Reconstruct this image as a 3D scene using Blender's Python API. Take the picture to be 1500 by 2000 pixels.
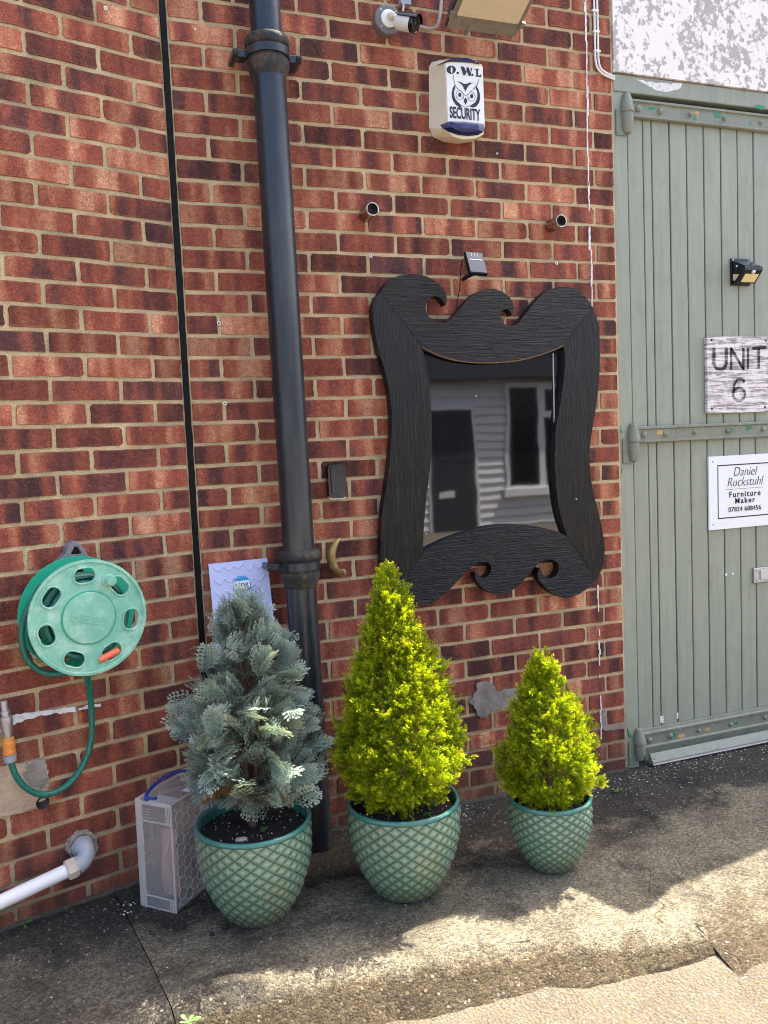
import bpy, bmesh, math, random
import numpy as np
from mathutils import Vector, Matrix, noise
from mathutils.geometry import tessellate_polygon

sc = bpy.context.scene
for o in list(bpy.data.objects):
    bpy.data.objects.remove(o)
COL = sc.collection
RND = random.Random(7)
R = math.radians

# ------------------------------------------------------------------ camera
CAM = Vector((-0.49017, -2.96224, 1.45534))
FPX, PITCH, YAW, ROLL = 1626.75, 0.0815292, 0.346862, -0.0440332
cp, sp, cy_, sy_ = math.cos(PITCH), math.sin(PITCH), math.cos(YAW), math.sin(YAW)
FWD = Vector((sy_ * cp, cy_ * cp, -sp))
RT0 = Vector((cy_, -sy_, 0)); UP0 = RT0.cross(FWD)
RT = RT0 * math.cos(ROLL) + UP0 * math.sin(ROLL)
UPV = -RT0 * math.sin(ROLL) + UP0 * math.cos(ROLL)
cd = bpy.data.cameras.new('camera')
cd.sensor_fit = 'VERTICAL'; cd.sensor_height = 36.0; cd.lens = 36.0 * FPX / 2000.0
cd.clip_start = 0.05; cd.clip_end = 500
cam = bpy.data.objects.new('camera', cd); COL.objects.link(cam)
m = Matrix((RT, UPV, -FWD)).transposed().to_4x4(); m.translation = CAM
cam.matrix_world = m
sc.camera = cam

# ------------------------------------------------------------------ world, sun, exposure
SUN_EL, SUN_AZ = 60.0, 70.0        # azimuth measured from +Y towards +X
w = bpy.data.worlds.new('World'); sc.world = w; w.use_nodes = True
nt = w.node_tree
sky = nt.nodes.new('ShaderNodeTexSky'); sky.sky_type = 'NISHITA'; sky.sun_disc = False
sky.sun_elevation = R(SUN_EL); sky.sun_rotation = R(SUN_AZ)
sky.air_density = 0.9; sky.dust_density = 4.0; sky.ozone_density = 0.6
nt.links.new(sky.outputs[0], nt.nodes['Background'].inputs[0])
nt.nodes['Background'].inputs[1].default_value = 0.13
SD = Vector((math.sin(R(SUN_AZ)) * math.cos(R(SUN_EL)), math.cos(R(SUN_AZ)) * math.cos(R(SUN_EL)), math.sin(R(SUN_EL))))
sl = bpy.data.lights.new('sun', 'SUN'); sl.energy = 5.0; sl.angle = R(0.35); sl.color = (1.0, 0.92, 0.79)
so = bpy.data.objects.new('sun', sl); COL.objects.link(so); so.location = (4, 2, 8)
so.rotation_euler = SD.to_track_quat('Z', 'Y').to_euler()
vs = sc.view_settings
vs.view_transform = 'Standard'; vs.look = 'None'; vs.gamma = 1.0; vs.use_curve_mapping = False
vs.exposure = 2.25
try:
    sc.cycles.use_denoising = True
    sc.cycles.filter_width = 1.0
    sc.cycles.max_bounces = 10; sc.cycles.diffuse_bounces = 5; sc.cycles.transparent_max_bounces = 16
    sc.cycles.sample_clamp_indirect = 6.0
except Exception:
    pass

# ------------------------------------------------------------------ surveying helpers (place things on real planes)
def ray(x, y): return FWD + RT * ((x - 750) / FPX) - UPV * ((y - 1000) / FPX)
def P(x, y, Y=0.0):
    d = ray(x, y); return CAM + d * ((Y - CAM.y) / d.y)
def G(x, y, z=0.0):
    d = ray(x, y); return CAM + d * ((z - CAM.z) / d.z)
HX = -0.126; ANG = 0.288767
TL = Vector((math.cos(ANG), math.sin(ANG), 0)); NL = Vector((math.sin(ANG), -math.cos(ANG), 0)); HP = Vector((HX, 0, 0))
def LW(x, y, off=0.0):
    d = ray(x, y); return CAM + d * (((HP + NL * off - CAM).dot(NL)) / d.dot(NL))
def LP(t, z, off=0.0): return HP + TL * t + NL * off + Vector((0, 0, z))

# ------------------------------------------------------------------ material helpers
class NT:
    def __init__(s, name):
        s.m = bpy.data.materials.new(name); s.m.use_nodes = True; s.t = s.m.node_tree
        s.b = s.t.nodes['Principled BSDF']; s.out = s.t.nodes['Material Output']
    def n(s, typ, ins=None, **kw):
        nd = s.t.nodes.new('ShaderNode' + typ)
        for k, v in kw.items(): setattr(nd, k, v)
        for k, v in (ins or {}).items(): s.set(nd.inputs[k], v)
        return nd
    def set(s, inp, v):
        if hasattr(v, 'is_output') or isinstance(v, bpy.types.NodeSocket): s.t.links.new(v, inp)
        else: inp.default_value = v
    def P(s, **kw):
        for k, v in kw.items(): s.set(s.b.inputs[k.replace('_', ' ')], v)
    def math(s, op, a, b=0.0, c=None, clamp=False):
        nd = s.n('Math', operation=op, use_clamp=clamp); s.set(nd.inputs[0], a); s.set(nd.inputs[1], b)
        if c is not None: s.set(nd.inputs[2], c)
        return nd.outputs[0]
    def noise(s, vec=None, scale=5, detail=4, rough=.55, dist=0, lac=2.0, out=0):
        nd = s.n('TexNoise'); 
        if vec is not None: s.set(nd.inputs['Vector'], vec)
        s.set(nd.inputs['Scale'], scale); nd.inputs['Detail'].default_value = detail
        nd.inputs['Roughness'].default_value = rough; nd.inputs['Distortion'].default_value = dist
        nd.inputs['Lacunarity'].default_value = lac
        return nd.outputs[out]
    def vor(s, vec=None, scale=5, feature='F1', out='Distance', rnd=1.0):
        nd = s.n('TexVoronoi', feature=feature)
        if vec is not None: s.set(nd.inputs['Vector'], vec)
        nd.inputs['Scale'].default_value = scale; nd.inputs['Randomness'].default_value = rnd
        return nd.outputs[out]
    def ramp(s, fac, stops, interp='LINEAR'):
        nd = s.n('ValToRGB'); s.set(nd.inputs[0], fac); cr = nd.color_ramp; cr.interpolation = interp
        while len(cr.elements) < len(stops): cr.elements.new(0.5)
        for e, (p, c) in zip(cr.elements, stops):
            e.position = p; e.color = (c if isinstance(c, tuple) else (c, c, c)) + ((1,) if not isinstance(c, tuple) or len(c) == 3 else ())
        return nd.outputs[0]
    def mix(s, fac, a, b, blend='MIX'):
        nd = s.n('Mix', data_type='RGBA', blend_type=blend); s.set(nd.inputs[0], fac)
        for i, v in ((6, a), (7, b)):
            s.set(nd.inputs[i], (v + (1,)) if isinstance(v, tuple) and len(v) == 3 else v)
        return nd.outputs[2]
    def bump(s, h, strength=.5, dist=.01, normal=None):
        nd = s.n('Bump'); nd.inputs['Strength'].default_value = strength; nd.inputs['Distance'].default_value = dist
        s.set(nd.inputs['Height'], h)
        if normal is not None: s.set(nd.inputs['Normal'], normal)
        return nd.outputs[0]
    def obj(s): return s.n('TexCoord').outputs['Object']
    def pos(s): return s.n('NewGeometry').outputs['Position']
    def rnd(s): return s.n('ObjectInfo').outputs['Random']
    def isl(s): return s.n('NewGeometry').outputs['Random Per Island']
    def map(s, vec, scale=(1, 1, 1), loc=(0, 0, 0), rot=(0, 0, 0)):
        nd = s.n('Mapping'); s.set(nd.inputs[0], vec); nd.inputs['Scale'].default_value = scale
        s.set(nd.inputs['Location'], loc); nd.inputs['Rotation'].default_value = rot
        return nd.outputs[0]
    def sep(s, vec):
        nd = s.n('SeparateXYZ'); s.set(nd.inputs[0], vec); return nd.outputs
    def comb(s, x, y, z):
        nd = s.n('CombineXYZ')
        for i, v in enumerate((x, y, z)): s.set(nd.inputs[i], v)
        return nd.outputs[0]
    def attr(s, name):
        nd = s.n('Attribute', attribute_name=name); return nd.outputs['Fac']

def simple(name, col, rough=.5, metal=0.0, var=.12, scale=30, bump=0.0, spec=.5, dirt=None):
    n = NT(name); p = n.pos()
    f = n.noise(p, scale, 5, .6)
    c = n.mix(f, tuple(max(0, v * (1 - var)) for v in col), tuple(min(1, v * (1 + var)) for v in col))
    if dirt:
        d = n.ramp(n.noise(p, dirt[1], 6, .65), [(dirt[2], 0.0), (min(1, dirt[2] + .15), 1.0)])
        c = n.mix(n.math('MULTIPLY', d, dirt[3]), c, dirt[0])
    n.P(Base_Color=c, Roughness=n.ramp(n.noise(p, scale * 2, 4), [(.2, max(0, rough - .08)), (.8, min(1, rough + .1))]), Metallic=metal)
    n.b.inputs['Specular IOR Level'].default_value = spec
    if bump: n.P(Normal=n.bump(n.noise(p, scale * 6, 5, .6), bump, .002))
    return n.m

# ------------------------------------------------------------------ mesh helpers
class MB:
    def __init__(s): s.v = []; s.f = []; s.mi = []
    def add(s, vs, fs, mi=0):
        k = len(s.v); s.v += [tuple(p) for p in vs]; s.f += [tuple(i + k for i in f) for f in fs]; s.mi += [mi] * len(fs)
        return s
    def box(s, a, b, mi=0, M=None):
        (x0, y0, z0), (x1, y1, z1) = a, b
        vs = [Vector(p) for p in ((x0, y0, z0), (x1, y0, z0), (x1, y1, z0), (x0, y1, z0), (x0, y0, z1), (x1, y0, z1), (x1, y1, z1), (x0, y1, z1))]
        if M is not None: vs = [M @ p for p in vs]
        return s.add(vs, [(0, 3, 2, 1), (4, 5, 6, 7), (0, 1, 5, 4), (1, 2, 6, 5), (2, 3, 7, 6), (3, 0, 4, 7)], mi)
    def tube(s, pts, r, n=10, mi=0, caps=True, smooth=0):
        pts = [Vector(p) for p in pts]
        if smooth: pts = catmull(pts, smooth)
        N = len(pts); rr = (lambda i: r) if not callable(r) else (lambda i: r(i / (N - 1)))
        k = len(s.v); up = None; ring = []
        for i, p in enumerate(pts):
            t = (pts[min(i + 1, N - 1)] - pts[max(i - 1, 0)]).normalized()
            if up is None: up = t.orthogonal().normalized()
            up = (up - t * up.dot(t)).normalized(); b = t.cross(up)
            for j in range(n):
                a = 2 * math.pi * j / n
                s.v.append(tuple(p + (up * math.cos(a) + b * math.sin(a)) * rr(i)))
        for i in range(N - 1):
            for j in range(n):
                a = k + i * n + j; b2 = k + i * n + (j + 1) % n
                s.f.append((a, b2, b2 + n, a + n)); s.mi.append(mi)
        if caps:
            s.f.append(tuple(k + j for j in reversed(range(n)))); s.mi.append(mi)
            s.f.append(tuple(k + (N - 1) * n + j for j in range(n))); s.mi.append(mi)
        return s
    def lathe(s, prof, c, ax, n=32, mi=0, ref=None, closed=False):
        ax = Vector(ax).normalized(); u = (Vector(ref) if ref else ax.orthogonal()).normalized(); v = ax.cross(u); c = Vector(c); k = len(s.v)
        for (r, h) in prof:
            for j in range(n):
                a = 2 * math.pi * j / n
                s.v.append(tuple(c + ax * h + (u * math.cos(a) + v * math.sin(a)) * r))
        m_ = len(prof)
        for i in range(m_ if closed else m_ - 1):
            for j in range(n):
                a = k + i * n + j; b = k + i * n + (j + 1) % n; i2 = (i + 1) % m_
                s.f.append((a, b, k + i2 * n + (j + 1) % n, k + i2 * n + j)); s.mi.append(mi)
        return s
    def prism(s, loops, fr, to, mi=0):
        """loops: list of lists of 3D points (outer first, then holes) on the front; fr->to is the extrusion vector"""
        loops = [[Vector(p) for p in L] for L in loops]; ex = Vector(to)
        tris = tessellate_polygon(loops); flat = [p for L in loops for p in L]; n = len(flat); k = len(s.v)
        # orientation
        nrm = Vector((0, 0, 0))
        for t in tris:
            nrm += (flat[t[1]] - flat[t[0]]).cross(flat[t[2]] - flat[t[0]])
        flip = nrm.dot(ex) > 0
        s.v += [tuple(p) for p in flat] + [tuple(p + ex) for p in flat]
        for t in tris:
            t = tuple(t) if not flip else tuple(reversed(t))
            s.f.append(tuple(k + i for i in t)); s.mi.append(mi)
            s.f.append(tuple(k + n + i for i in reversed(t))); s.mi.append(mi)
        b = 0
        for L in loops:
            q = len(L)
            for i in range(q):
                a, c = k + b + i, k + b + (i + 1) % q
                s.f.append((a, c, c + n, a + n)); s.mi.append(mi)
            b += q
        return s
    def build(s, name, mats, parent=None, smooth=False, bevel=0.0, recalc=True):
        me = bpy.data.meshes.new(name); off = Vector(parent_world(parent)) if parent is not None else Vector((0, 0, 0))
        me.from_pydata([(p[0] - off.x, p[1] - off.y, p[2] - off.z) for p in s.v], [], s.f)
        for mm in (mats if isinstance(mats, (list, tuple)) else [mats]): me.materials.append(mm)
        me.polygons.foreach_set('material_index', s.mi)
        if recalc:
            bm = bmesh.new(); bm.from_mesh(me); bmesh.ops.recalc_face_normals(bm, faces=bm.faces); bm.to_mesh(me); bm.free()
        if smooth: smooth_auto(me)
        o = bpy.data.objects.new(name, me); COL.objects.link(o)
        if parent is not None: o.parent = parent
        if bevel:
            md = o.modifiers.new('bevel', 'BEVEL'); md.width = bevel; md.segments = 2; md.limit_method = 'ANGLE'; md.angle_limit = R(40)
        return o

def smooth_auto(me, ang=38):
    me.polygons.foreach_set('use_smooth', [True] * len(me.polygons))
    try: me.set_sharp_from_angle(angle=R(ang))
    except Exception: pass

def parent_world(p):
    v = Vector((0, 0, 0))
    while p is not None: v += p.location; p = p.parent
    return v

def catmull(p, k, closed=False):
    out = []; n = len(p)
    rng = range(n if closed else n - 1)
    for i in rng:
        a, b, c, d = (p[(i - 1) % n] if closed or i > 0 else p[0]), p[i], p[(i + 1) % n], (p[(i + 2) % n] if closed or i + 2 < n else p[-1])
        for j in range(k):
            t = j / k
            out.append(0.5 * ((2 * b) + (c - a) * t + (2 * a - 5 * b + 4 * c - d) * t * t + (3 * b - a - 3 * c + d) * t ** 3))
    if not closed: out.append(p[-1])
    return out

def thing(name, label, cat, loc=(0, 0, 0), group=None):
    o = bpy.data.objects.new(name, None); COL.objects.link(o); o.location = loc; o.empty_display_size = .1
    return tag(o, label, cat, group)
def tag(o, label, cat, group=None, kind=None):
    if label: o['label'] = label
    if cat: o['category'] = cat
    if group: o['group'] = group
    if kind: o['kind'] = kind
    return o
def stuff(o): o['kind'] = 'stuff'; return o

def text_mesh(body, size, align='CENTER', shear=0.0, spacing=1.0, bold=0.0, extrude=.0008):
    cu = bpy.data.curves.new('t', 'FONT'); cu.body = body; cu.size = size; cu.align_x = align; cu.shear = shear
    cu.space_character = spacing; cu.offset = bold; cu.extrude = extrude; cu.resolution_u = 4
    ob = bpy.data.objects.new('t', cu); COL.objects.link(ob); bpy.context.view_layer.update()
    me = bpy.data.meshes.new_from_object(ob); COL.objects.unlink(ob); bpy.data.objects.remove(ob)
    return me
def put_text(name, body, size, at, ux, uy, mat, parent, sx=1.0, **kw):
    """lay lettering with local x along ux, local y along uy, origin at 'at'"""
    me = text_mesh(body, size, **kw); ux, uy = Vector(ux).normalized(), Vector(uy).normalized(); nz = ux.cross(uy)
    off = Vector(at) - parent_world(parent)
    for v in me.vertices: v.co = off + ux * (v.co.x * sx) + uy * v.co.y + nz * v.co.z
    me.materials.clear(); me.materials.append(mat)
    o = bpy.data.objects.new(name, me); COL.objects.link(o); o.parent = parent
    return o

# ------------------------------------------------------------------ materials
def m_brick():
    n = NT('brick'); p = n.n('Attribute', attribute_name='loc').outputs['Vector']; rn = n.math('ADD', n.rnd(), n.math('MULTIPLY', n.isl(), 3.7))
    s = n.sep(p)
    seed = n.math('MULTIPLY', rn, 91.7)
    wob = n.noise(p, 45, 3, .6)
    xx = n.math('ADD', n.math('MULTIPLY', s[0], 15.0), n.math('MULTIPLY', wob, .35))
    v1 = n.comb(n.math('ADD', xx, seed), n.math('MULTIPLY', s[2], 2.2), seed)
    band = n.noise(v1, 1.0, 1.5, .45)
    bias = n.math('MULTIPLY', n.math('SUBTRACT', n.math('FRACT', n.math('MULTIPLY', rn, 7.31)), .5), .20)
    band = n.math('ADD', band, bias)
    col = n.ramp(band, [(.30, (.072, .031, .030)), (.39, (.120, .046, .040)), (.45, (.235, .068, .045)), (.54, (.300, .085, .051)), (.60, (.43, .156, .086)), (.71, (.57, .280, .160))])
    hue = n.math('FRACT', n.math('MULTIPLY', rn, 13.7))
    col = n.mix(n.math('MULTIPLY', hue, .28), col, (.31, .068, .042), 'MIX')
    val = n.ramp(n.math('FRACT', n.math('MULTIPLY', rn, 29.3)), [(0, .60), (.25, .86), (.7, 1.0), (1, 1.24)])
    col = n.mix(1.0, col, val, 'MULTIPLY')
    po = n.comb(n.math('ADD', s[0], seed), s[1], s[2])
    grain = n.ramp(n.noise(po, 150, 5, .8), [(.34, .30), (.47, .92), (.57, 1.12), (.68, 2.2)])
    col = n.mix(.85, col, grain, 'MULTIPLY')
    blot = n.ramp(n.noise(po, 48, 5, .7), [(.34, .66), (.52, 1.0), (.70, 1.32)])
    col = n.mix(.8, col, blot, 'MULTIPLY')
    # dusty, mortar-smeared arrises and pale efflorescence
    ez = n.math('ADD', n.math('ABSOLUTE', s[2]), n.math('MULTIPLY', n.noise(p, 90, 4, .7), .016))
    edge = n.ramp(ez, [(.0355, 0.0), (.0415, 1.0)])
    col = n.mix(n.math('MULTIPLY', edge, .55), col, (.40, .20, .115))
    eff = n.ramp(n.noise(n.comb(n.math('ADD', s[0], seed), s[1], s[2]), 60, 6, .75), [(.58, 0.0), (.72, 1.0)])
    col = n.mix(n.math('MULTIPLY', eff, .34), col, (.58, .40, .30))
    wz = n.sep(n.pos())[2]
    damp = n.ramp(n.math('ADD', wz, n.math('MULTIPLY', n.noise(n.pos(), 7, 6, .7), .5)), [(.22, 1.0), (.52, 0.0)])
    col = n.mix(n.math('MULTIPLY', damp, .60), col, (.060, .042, .034))
    h = n.math('ADD', n.noise(po, 160, 5, .8), n.math('MULTIPLY', n.noise(po, 70, 4, .6), 1.3))
    n.P(Base_Color=col, Roughness=.88, Normal=n.bump(h, .9, .0045))
    n.b.inputs['Specular IOR Level'].default_value = .25
    return n.m

def m_mortar(grey=0.0):
    n = NT('mortar'); p = n.pos()
    a = n.ramp(n.noise(p, 8, 5, .6), [(.3, (.46, .345, .195)), (.6, (.64, .495, .285)), (.8, (.70, .565, .355))])
    g = n.ramp(n.noise(p, 5.0, 6, .7), [(.50 - grey * .18, 0.0), (.62, 1.0)])
    c = n.mix(n.math('MULTIPLY', g, .28 + grey * .5), a, (.22, .19, .14))
    damp = n.ramp(n.math('ADD', n.sep(p)[2], n.math('MULTIPLY', n.noise(p, 7, 6, .7), .5)), [(.22, 1.0), (.62, 0.0)])
    c = n.mix(n.math('MULTIPLY', damp, .70), c, (.115, .100, .080))
    c = n.mix(.6, c, n.ramp(n.noise(p, 230, 3, .7), [(.3, .55), (.7, 1.4)]), 'MULTIPLY')
    n.P(Base_Color=c, Roughness=.95, Normal=n.bump(n.math('ADD', n.noise(p, 230, 3, .7), n.noise(p, 70, 4)), .9, .005))
    n.b.inputs['Specular IOR Level'].default_value = .15
    return n.m

def m_cement(name, col, dark):
    n = NT(name); p = n.pos()
    c = n.mix(n.ramp(n.noise(p, 14, 6, .65), [(.35, 0.0), (.65, 1.0)]), dark, col)
    c = n.mix(.6, c, n.ramp(n.noise(p, 380, 3, .7), [(.3, .65), (.7, 1.3)]), 'MULTIPLY')
    n.P(Base_Color=c, Roughness=.95, Normal=n.bump(n.noise(p, 260, 4, .7), .7, .003))
    return n.m

def m_pavement(name, base, dark, moss):
    n = NT(name); p = n.pos(); s = n.sep(p)
    big = n.noise(p, 2.6, 6, .62, .3)
    c = n.ramp(big, [(.30, dark), (.42, tuple(.45 * a + .55 * b for a, b in zip(base, dark))), (.54, base)])
    # shade along the wall painted into the concrete as noisy darkening, with some grime
    shade_grime = n.ramp(n.math('ADD', s[1], n.math('MULTIPLY', n.noise(p, 4, 7, .7), .9)), [(-.42, 0.0), (.10, 1.0)])
    c = n.mix(n.math('MULTIPLY', shade_grime, .84), c, dark)
    mo = n.ramp(n.noise(p, 9, 7, .7), [(.52, 0.0), (.66, 1.0)])
    c = n.mix(n.math('MULTIPLY', mo, .5), c, moss)
    grime = n.ramp(n.math('ADD', s[2], n.math('MULTIPLY', n.noise(p, 11, 6, .7), .075)), [(-.045, 1.0), (.022, 0.0)])
    c = n.mix(n.math('MULTIPLY', grime, .80), c, (.078, .058, .034))
    cell = n.vor(p, 150, out='Color'); cs = n.sep(cell)
    peb = n.ramp(cs[0], [(0, (.30, .27, .24)), (.25, (.62, .55, .45)), (.5, (.95, .84, .66)), (.75, (1.25, 1.10, .85)), (1, (1.9, 1.75, 1.5))])
    c = n.mix(.65, c, peb, 'MULTIPLY')
    c = n.mix(.7, c, n.ramp(n.noise(p, 260, 3, .75), [(.3, .4), (.7, 1.7)]), 'MULTIPLY')
    st = n.n('TexVoronoi', feature='F1'); n.set(st.inputs['Vector'], p); st.inputs['Scale'].default_value = 62; sc2 = n.sep(st.outputs['Color'])
    stone = n.math('MULTIPLY', n.ramp(st.outputs['Distance'], [(.26, 1.0), (.34, 0.0)]), n.ramp(sc2[0], [(.80, 0.0), (.82, 1.0)]))
    c = n.mix(n.math('MULTIPLY', stone, .65), c, n.ramp(sc2[1], [(0, (.09, .08, .075)), (.35, (.30, .21, .12)), (.6, (.42, .36, .28)), (.8, (.20, .20, .21)), (1, (.52, .47, .4))]))
    crk = n.math('ABSOLUTE', n.math('SUBTRACT', n.noise(p, 1.6, 3, .5), .52)); crack = n.math('MULTIPLY', n.ramp(crk, [(.0006, .5), (.0020, 0.0)]), n.ramp(n.noise(p, 2.3, 2), [(.5, 0.0), (.6, 1.0)]))
    pit = n.ramp(n.noise(p, 34, 3, .6), [(.735, 0.0), (.755, 1.0)])
    c = n.mix(n.math('MULTIPLY', n.math('MAXIMUM', crack, pit), .8), c, (.022, .019, .015))
    lich = n.ramp(n.noise(p, 26, 4, .7), [(.69, 0.0), (.72, 1.0)])
    c = n.mix(n.math('MULTIPLY', lich, .55), c, (.52, .50, .44))
    hh = n.math('ADD', n.math('MULTIPLY', n.vor(p, 150), -.9), n.math('ADD', n.noise(p, 420, 4, .7), n.math('MULTIPLY', n.noise(p, 60, 5, .7), 2.0)))
    hh = n.math('ADD', hh, n.math('MULTIPLY', n.math('MAXIMUM', crack, pit), -3.0)); hh = n.math('ADD', hh, stone)
    n.P(Base_Color=c, Roughness=.92, Normal=n.bump(hh, 1.0, .010))
    n.b.inputs['Specular IOR Level'].default_value = .25
    return n.m

def m_road():
    n = NT('road_aggregate'); p = n.pos()
    cell = n.n('TexVoronoi', feature='F1'); n.set(cell.inputs['Vector'], p); cell.inputs['Scale'].default_value = 105
    cs = n.sep(cell.outputs['Color'])
    peb = n.ramp(cs[0], [(0, (.075, .06, .045)), (.2, (.15, .100, .056)), (.42, (.21, .160, .096)), (.58, (.10, .09, .08)), (.7, (.30, .26, .20)), (.8, (.34, .18, .05)), (.87, (.13, .145, .175)), (.94, (.24, .20, .135)), (1, (.52, .49, .42))], 'CONSTANT')
    mort = n.ramp(n.noise(p, 3.5, 6, .65), [(.3, (.082, .066, .044)), (.7, (.142, .116, .077))])
    edge = n.ramp(cell.outputs['Distance'], [(.30, 1.0), (.48, 0.0)])
    pick = n.ramp(cs[1], [(.25, 0.0), (.30, 1.0)], 'CONSTANT')
    c = n.mix(n.math('MULTIPLY', n.math('MULTIPLY', edge, pick), .8), mort, peb)
    st = n.ramp(n.noise(p, 1.4, 6, .7), [(.45, 0.0), (.7, 1.0)])
    c = n.mix(n.math('MULTIPLY', st, .35), c, (.17, .135, .095))
    c = n.mix(.6, c, n.ramp(n.noise(p, 240, 3, .7), [(.3, .5), (.7, 1.5)]), 'MULTIPLY')
    h = n.math('ADD', n.math('MULTIPLY', cell.outputs['Distance'], -1.6), n.noise(p, 300, 4, .7))
    n.P(Base_Color=c, Roughness=.85, Normal=n.bump(h, .8, .005))
    return n.m

def m_paint(name, base, under=(.07, .16, .10), peel=.78, edge_dirt=.3, grainz=True):
    """old oil paint on timber: fine drips of grime, chips showing an older coat, faint grain"""
    n = NT(name); p = n.pos()
    g = n.noise(n.map(p, (38, 38, 3.0)), 1.0, 5, .65, .4)
    c = n.ramp(g, [(.25, tuple(v * .86 for v in base)), (.55, base), (.8, tuple(min(1, v * 1.12) for v in base))])
    d = n.ramp(n.noise(p, 11, 7, .72), [(.52, 0.0), (.75, 1.0)])
    c = n.mix(n.math('MULTIPLY', d, edge_dirt), c, tuple(v * .42 for v in base))
    spots = n.ramp(n.noise(p, 95, 3, .6), [(.68, 0.0), (.72, 1.0)])
    c = n.mix(n.math('MULTIPLY', spots, .35), c, tuple(v * .35 for v in base))
    pm = n.noise(p, 24, 6, .75)
    ch = n.ramp(pm, [(peel, 0.0), (peel + .008, 1.0)])
    c = n.mix(ch, c, n.mix(n.ramp(n.noise(p, 18, 2), [(.5, 0.0), (.54, 1.0)]), under, (.45, .42, .36)))
    h = n.math('ADD', n.math('MULTIPLY', g, .8), n.math('ADD', n.math('MULTIPLY', ch, -1.5), n.math('MULTIPLY', n.noise(p, 160, 4, .7), .5)))
    n.P(Base_Color=c, Roughness=.52, Normal=n.bump(h, .45, .002))
    return n.m

def m_burnt(name, sc_):
    n = NT(name); p = n.pos()
    q = n.map(p, sc_)
    w1 = n.noise(q, 1.0, 6, .62, 1.1)
    fine = n.noise(n.map(p, tuple(v * 3.2 for v in sc_)), 1.0, 3, .6, .6)
    ln = n.math('ADD', n.math('MULTIPLY', w1, .6), n.math('MULTIPLY', fine, .4))
    c = n.ramp(ln, [(.40, (.0018, .0020, .0026)), (.48, (.0045, .005, .0065)), (.55, (.009, .009, .0098)), (.63, (.042, .036, .030))])
    wear = n.ramp(n.noise(p, 3.5, 5, .65), [(.48, 0.0), (.72, 1.0)])
    c = n.mix(n.math('MULTIPLY', wear, .4), c, (.024, .019, .015))
    n.P(Base_Color=c, Roughness=n.ramp(ln, [(.4, .26), (.6, .46)]), Normal=n.bump(n.ramp(ln, [(.38, 0.0), (.60, 1.0)]), 1.0, .0028))
    n.b.inputs['Specular IOR Level'].default_value = .28
    return n.m

def m_iron():
    n = NT('cast_iron_paint'); p = n.pos()
    c = n.ramp(n.noise(n.map(p, (9, 9, 1.4)), 1, 6, .65), [(.3, (.006, .009, .015)), (.48, (.014, .019, .026)), (.60, (.040, .042, .044)), (.78, (.080, .075, .066))])
    d = n.ramp(n.noise(p, 16, 7, .72), [(.60, 0.0), (.74, 1.0)])
    c = n.mix(n.math('MULTIPLY', d, .5), c, (.075, .042, .026))
    sp_ = n.ramp(n.noise(p, 150, 3, .6), [(.66, 0.0), (.72, 1.0)])
    c = n.mix(n.math('MULTIPLY', sp_, .3), c, (.16, .16, .16))
    n.P(Base_Color=c, Roughness=n.ramp(n.noise(n.map(p, (14, 14, 1.5)), 1, 5), [(.3, .20), (.7, .40)]), Normal=n.bump(n.noise(p, 110, 5, .6), .3, .002))
    return n.m
def m_iron_rust():
    n = NT('rusty_collar'); p = n.pos()
    c = n.ramp(n.noise(p, 30, 6, .7), [(.35, (.014, .016, .02)), (.52, (.03, .03, .028)), (.64, (.10, .065, .03)), (.8, (.17, .12, .05))])
    n.P(Base_Color=c, Roughness=.75, Normal=n.bump(n.noise(p, 160, 5, .7), .7, .003))
    return n.m

def m_mirror():
    n = NT('dull_mirror'); p = n.pos()
    wv = n.noise(n.map(p, (2.2, 1, 1.6)), 1.6, 2, .4)
    dirt = n.ramp(n.noise(p, 130, 4, .7), [(.66, 0.0), (.74, 1.0)])
    film = n.ramp(n.noise(n.map(p, (3, 1, .7)), 2, 5, .6), [(.4, .0), (.8, .10)])
    n.P(Base_Color=n.mix(n.math('ADD', n.math('MULTIPLY', dirt, .30), film), (.112, .116, .126), (.055, .053, .05)), Metallic=1.0,
        Roughness=n.math('ADD', .028, n.math('MULTIPLY', dirt, .35)), Normal=n.bump(wv, .030, .02))
    return n.m

def m_glaze():
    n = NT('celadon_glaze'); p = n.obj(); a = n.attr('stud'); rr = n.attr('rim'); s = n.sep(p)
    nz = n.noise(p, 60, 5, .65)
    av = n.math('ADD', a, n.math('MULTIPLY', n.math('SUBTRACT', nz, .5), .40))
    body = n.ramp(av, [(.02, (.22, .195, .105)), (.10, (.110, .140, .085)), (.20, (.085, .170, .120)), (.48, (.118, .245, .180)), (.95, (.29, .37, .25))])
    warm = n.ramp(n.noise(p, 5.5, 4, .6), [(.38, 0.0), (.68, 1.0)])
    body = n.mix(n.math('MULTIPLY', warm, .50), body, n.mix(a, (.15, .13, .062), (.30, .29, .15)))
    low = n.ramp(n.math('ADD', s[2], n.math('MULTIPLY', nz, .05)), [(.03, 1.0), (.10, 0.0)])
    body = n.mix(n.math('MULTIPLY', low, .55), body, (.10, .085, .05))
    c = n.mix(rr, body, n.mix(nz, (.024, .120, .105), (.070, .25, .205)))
    n.P(Base_Color=c, Roughness=n.ramp(nz, [(.3, .10), (.7, .28)]), Normal=n.bump(n.noise(p, 100, 4, .6), .35, .002))
    n.b.inputs['Coat Weight'].default_value = .6; n.b.inputs['Coat Roughness'].default_value = .07
    return n.m

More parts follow.
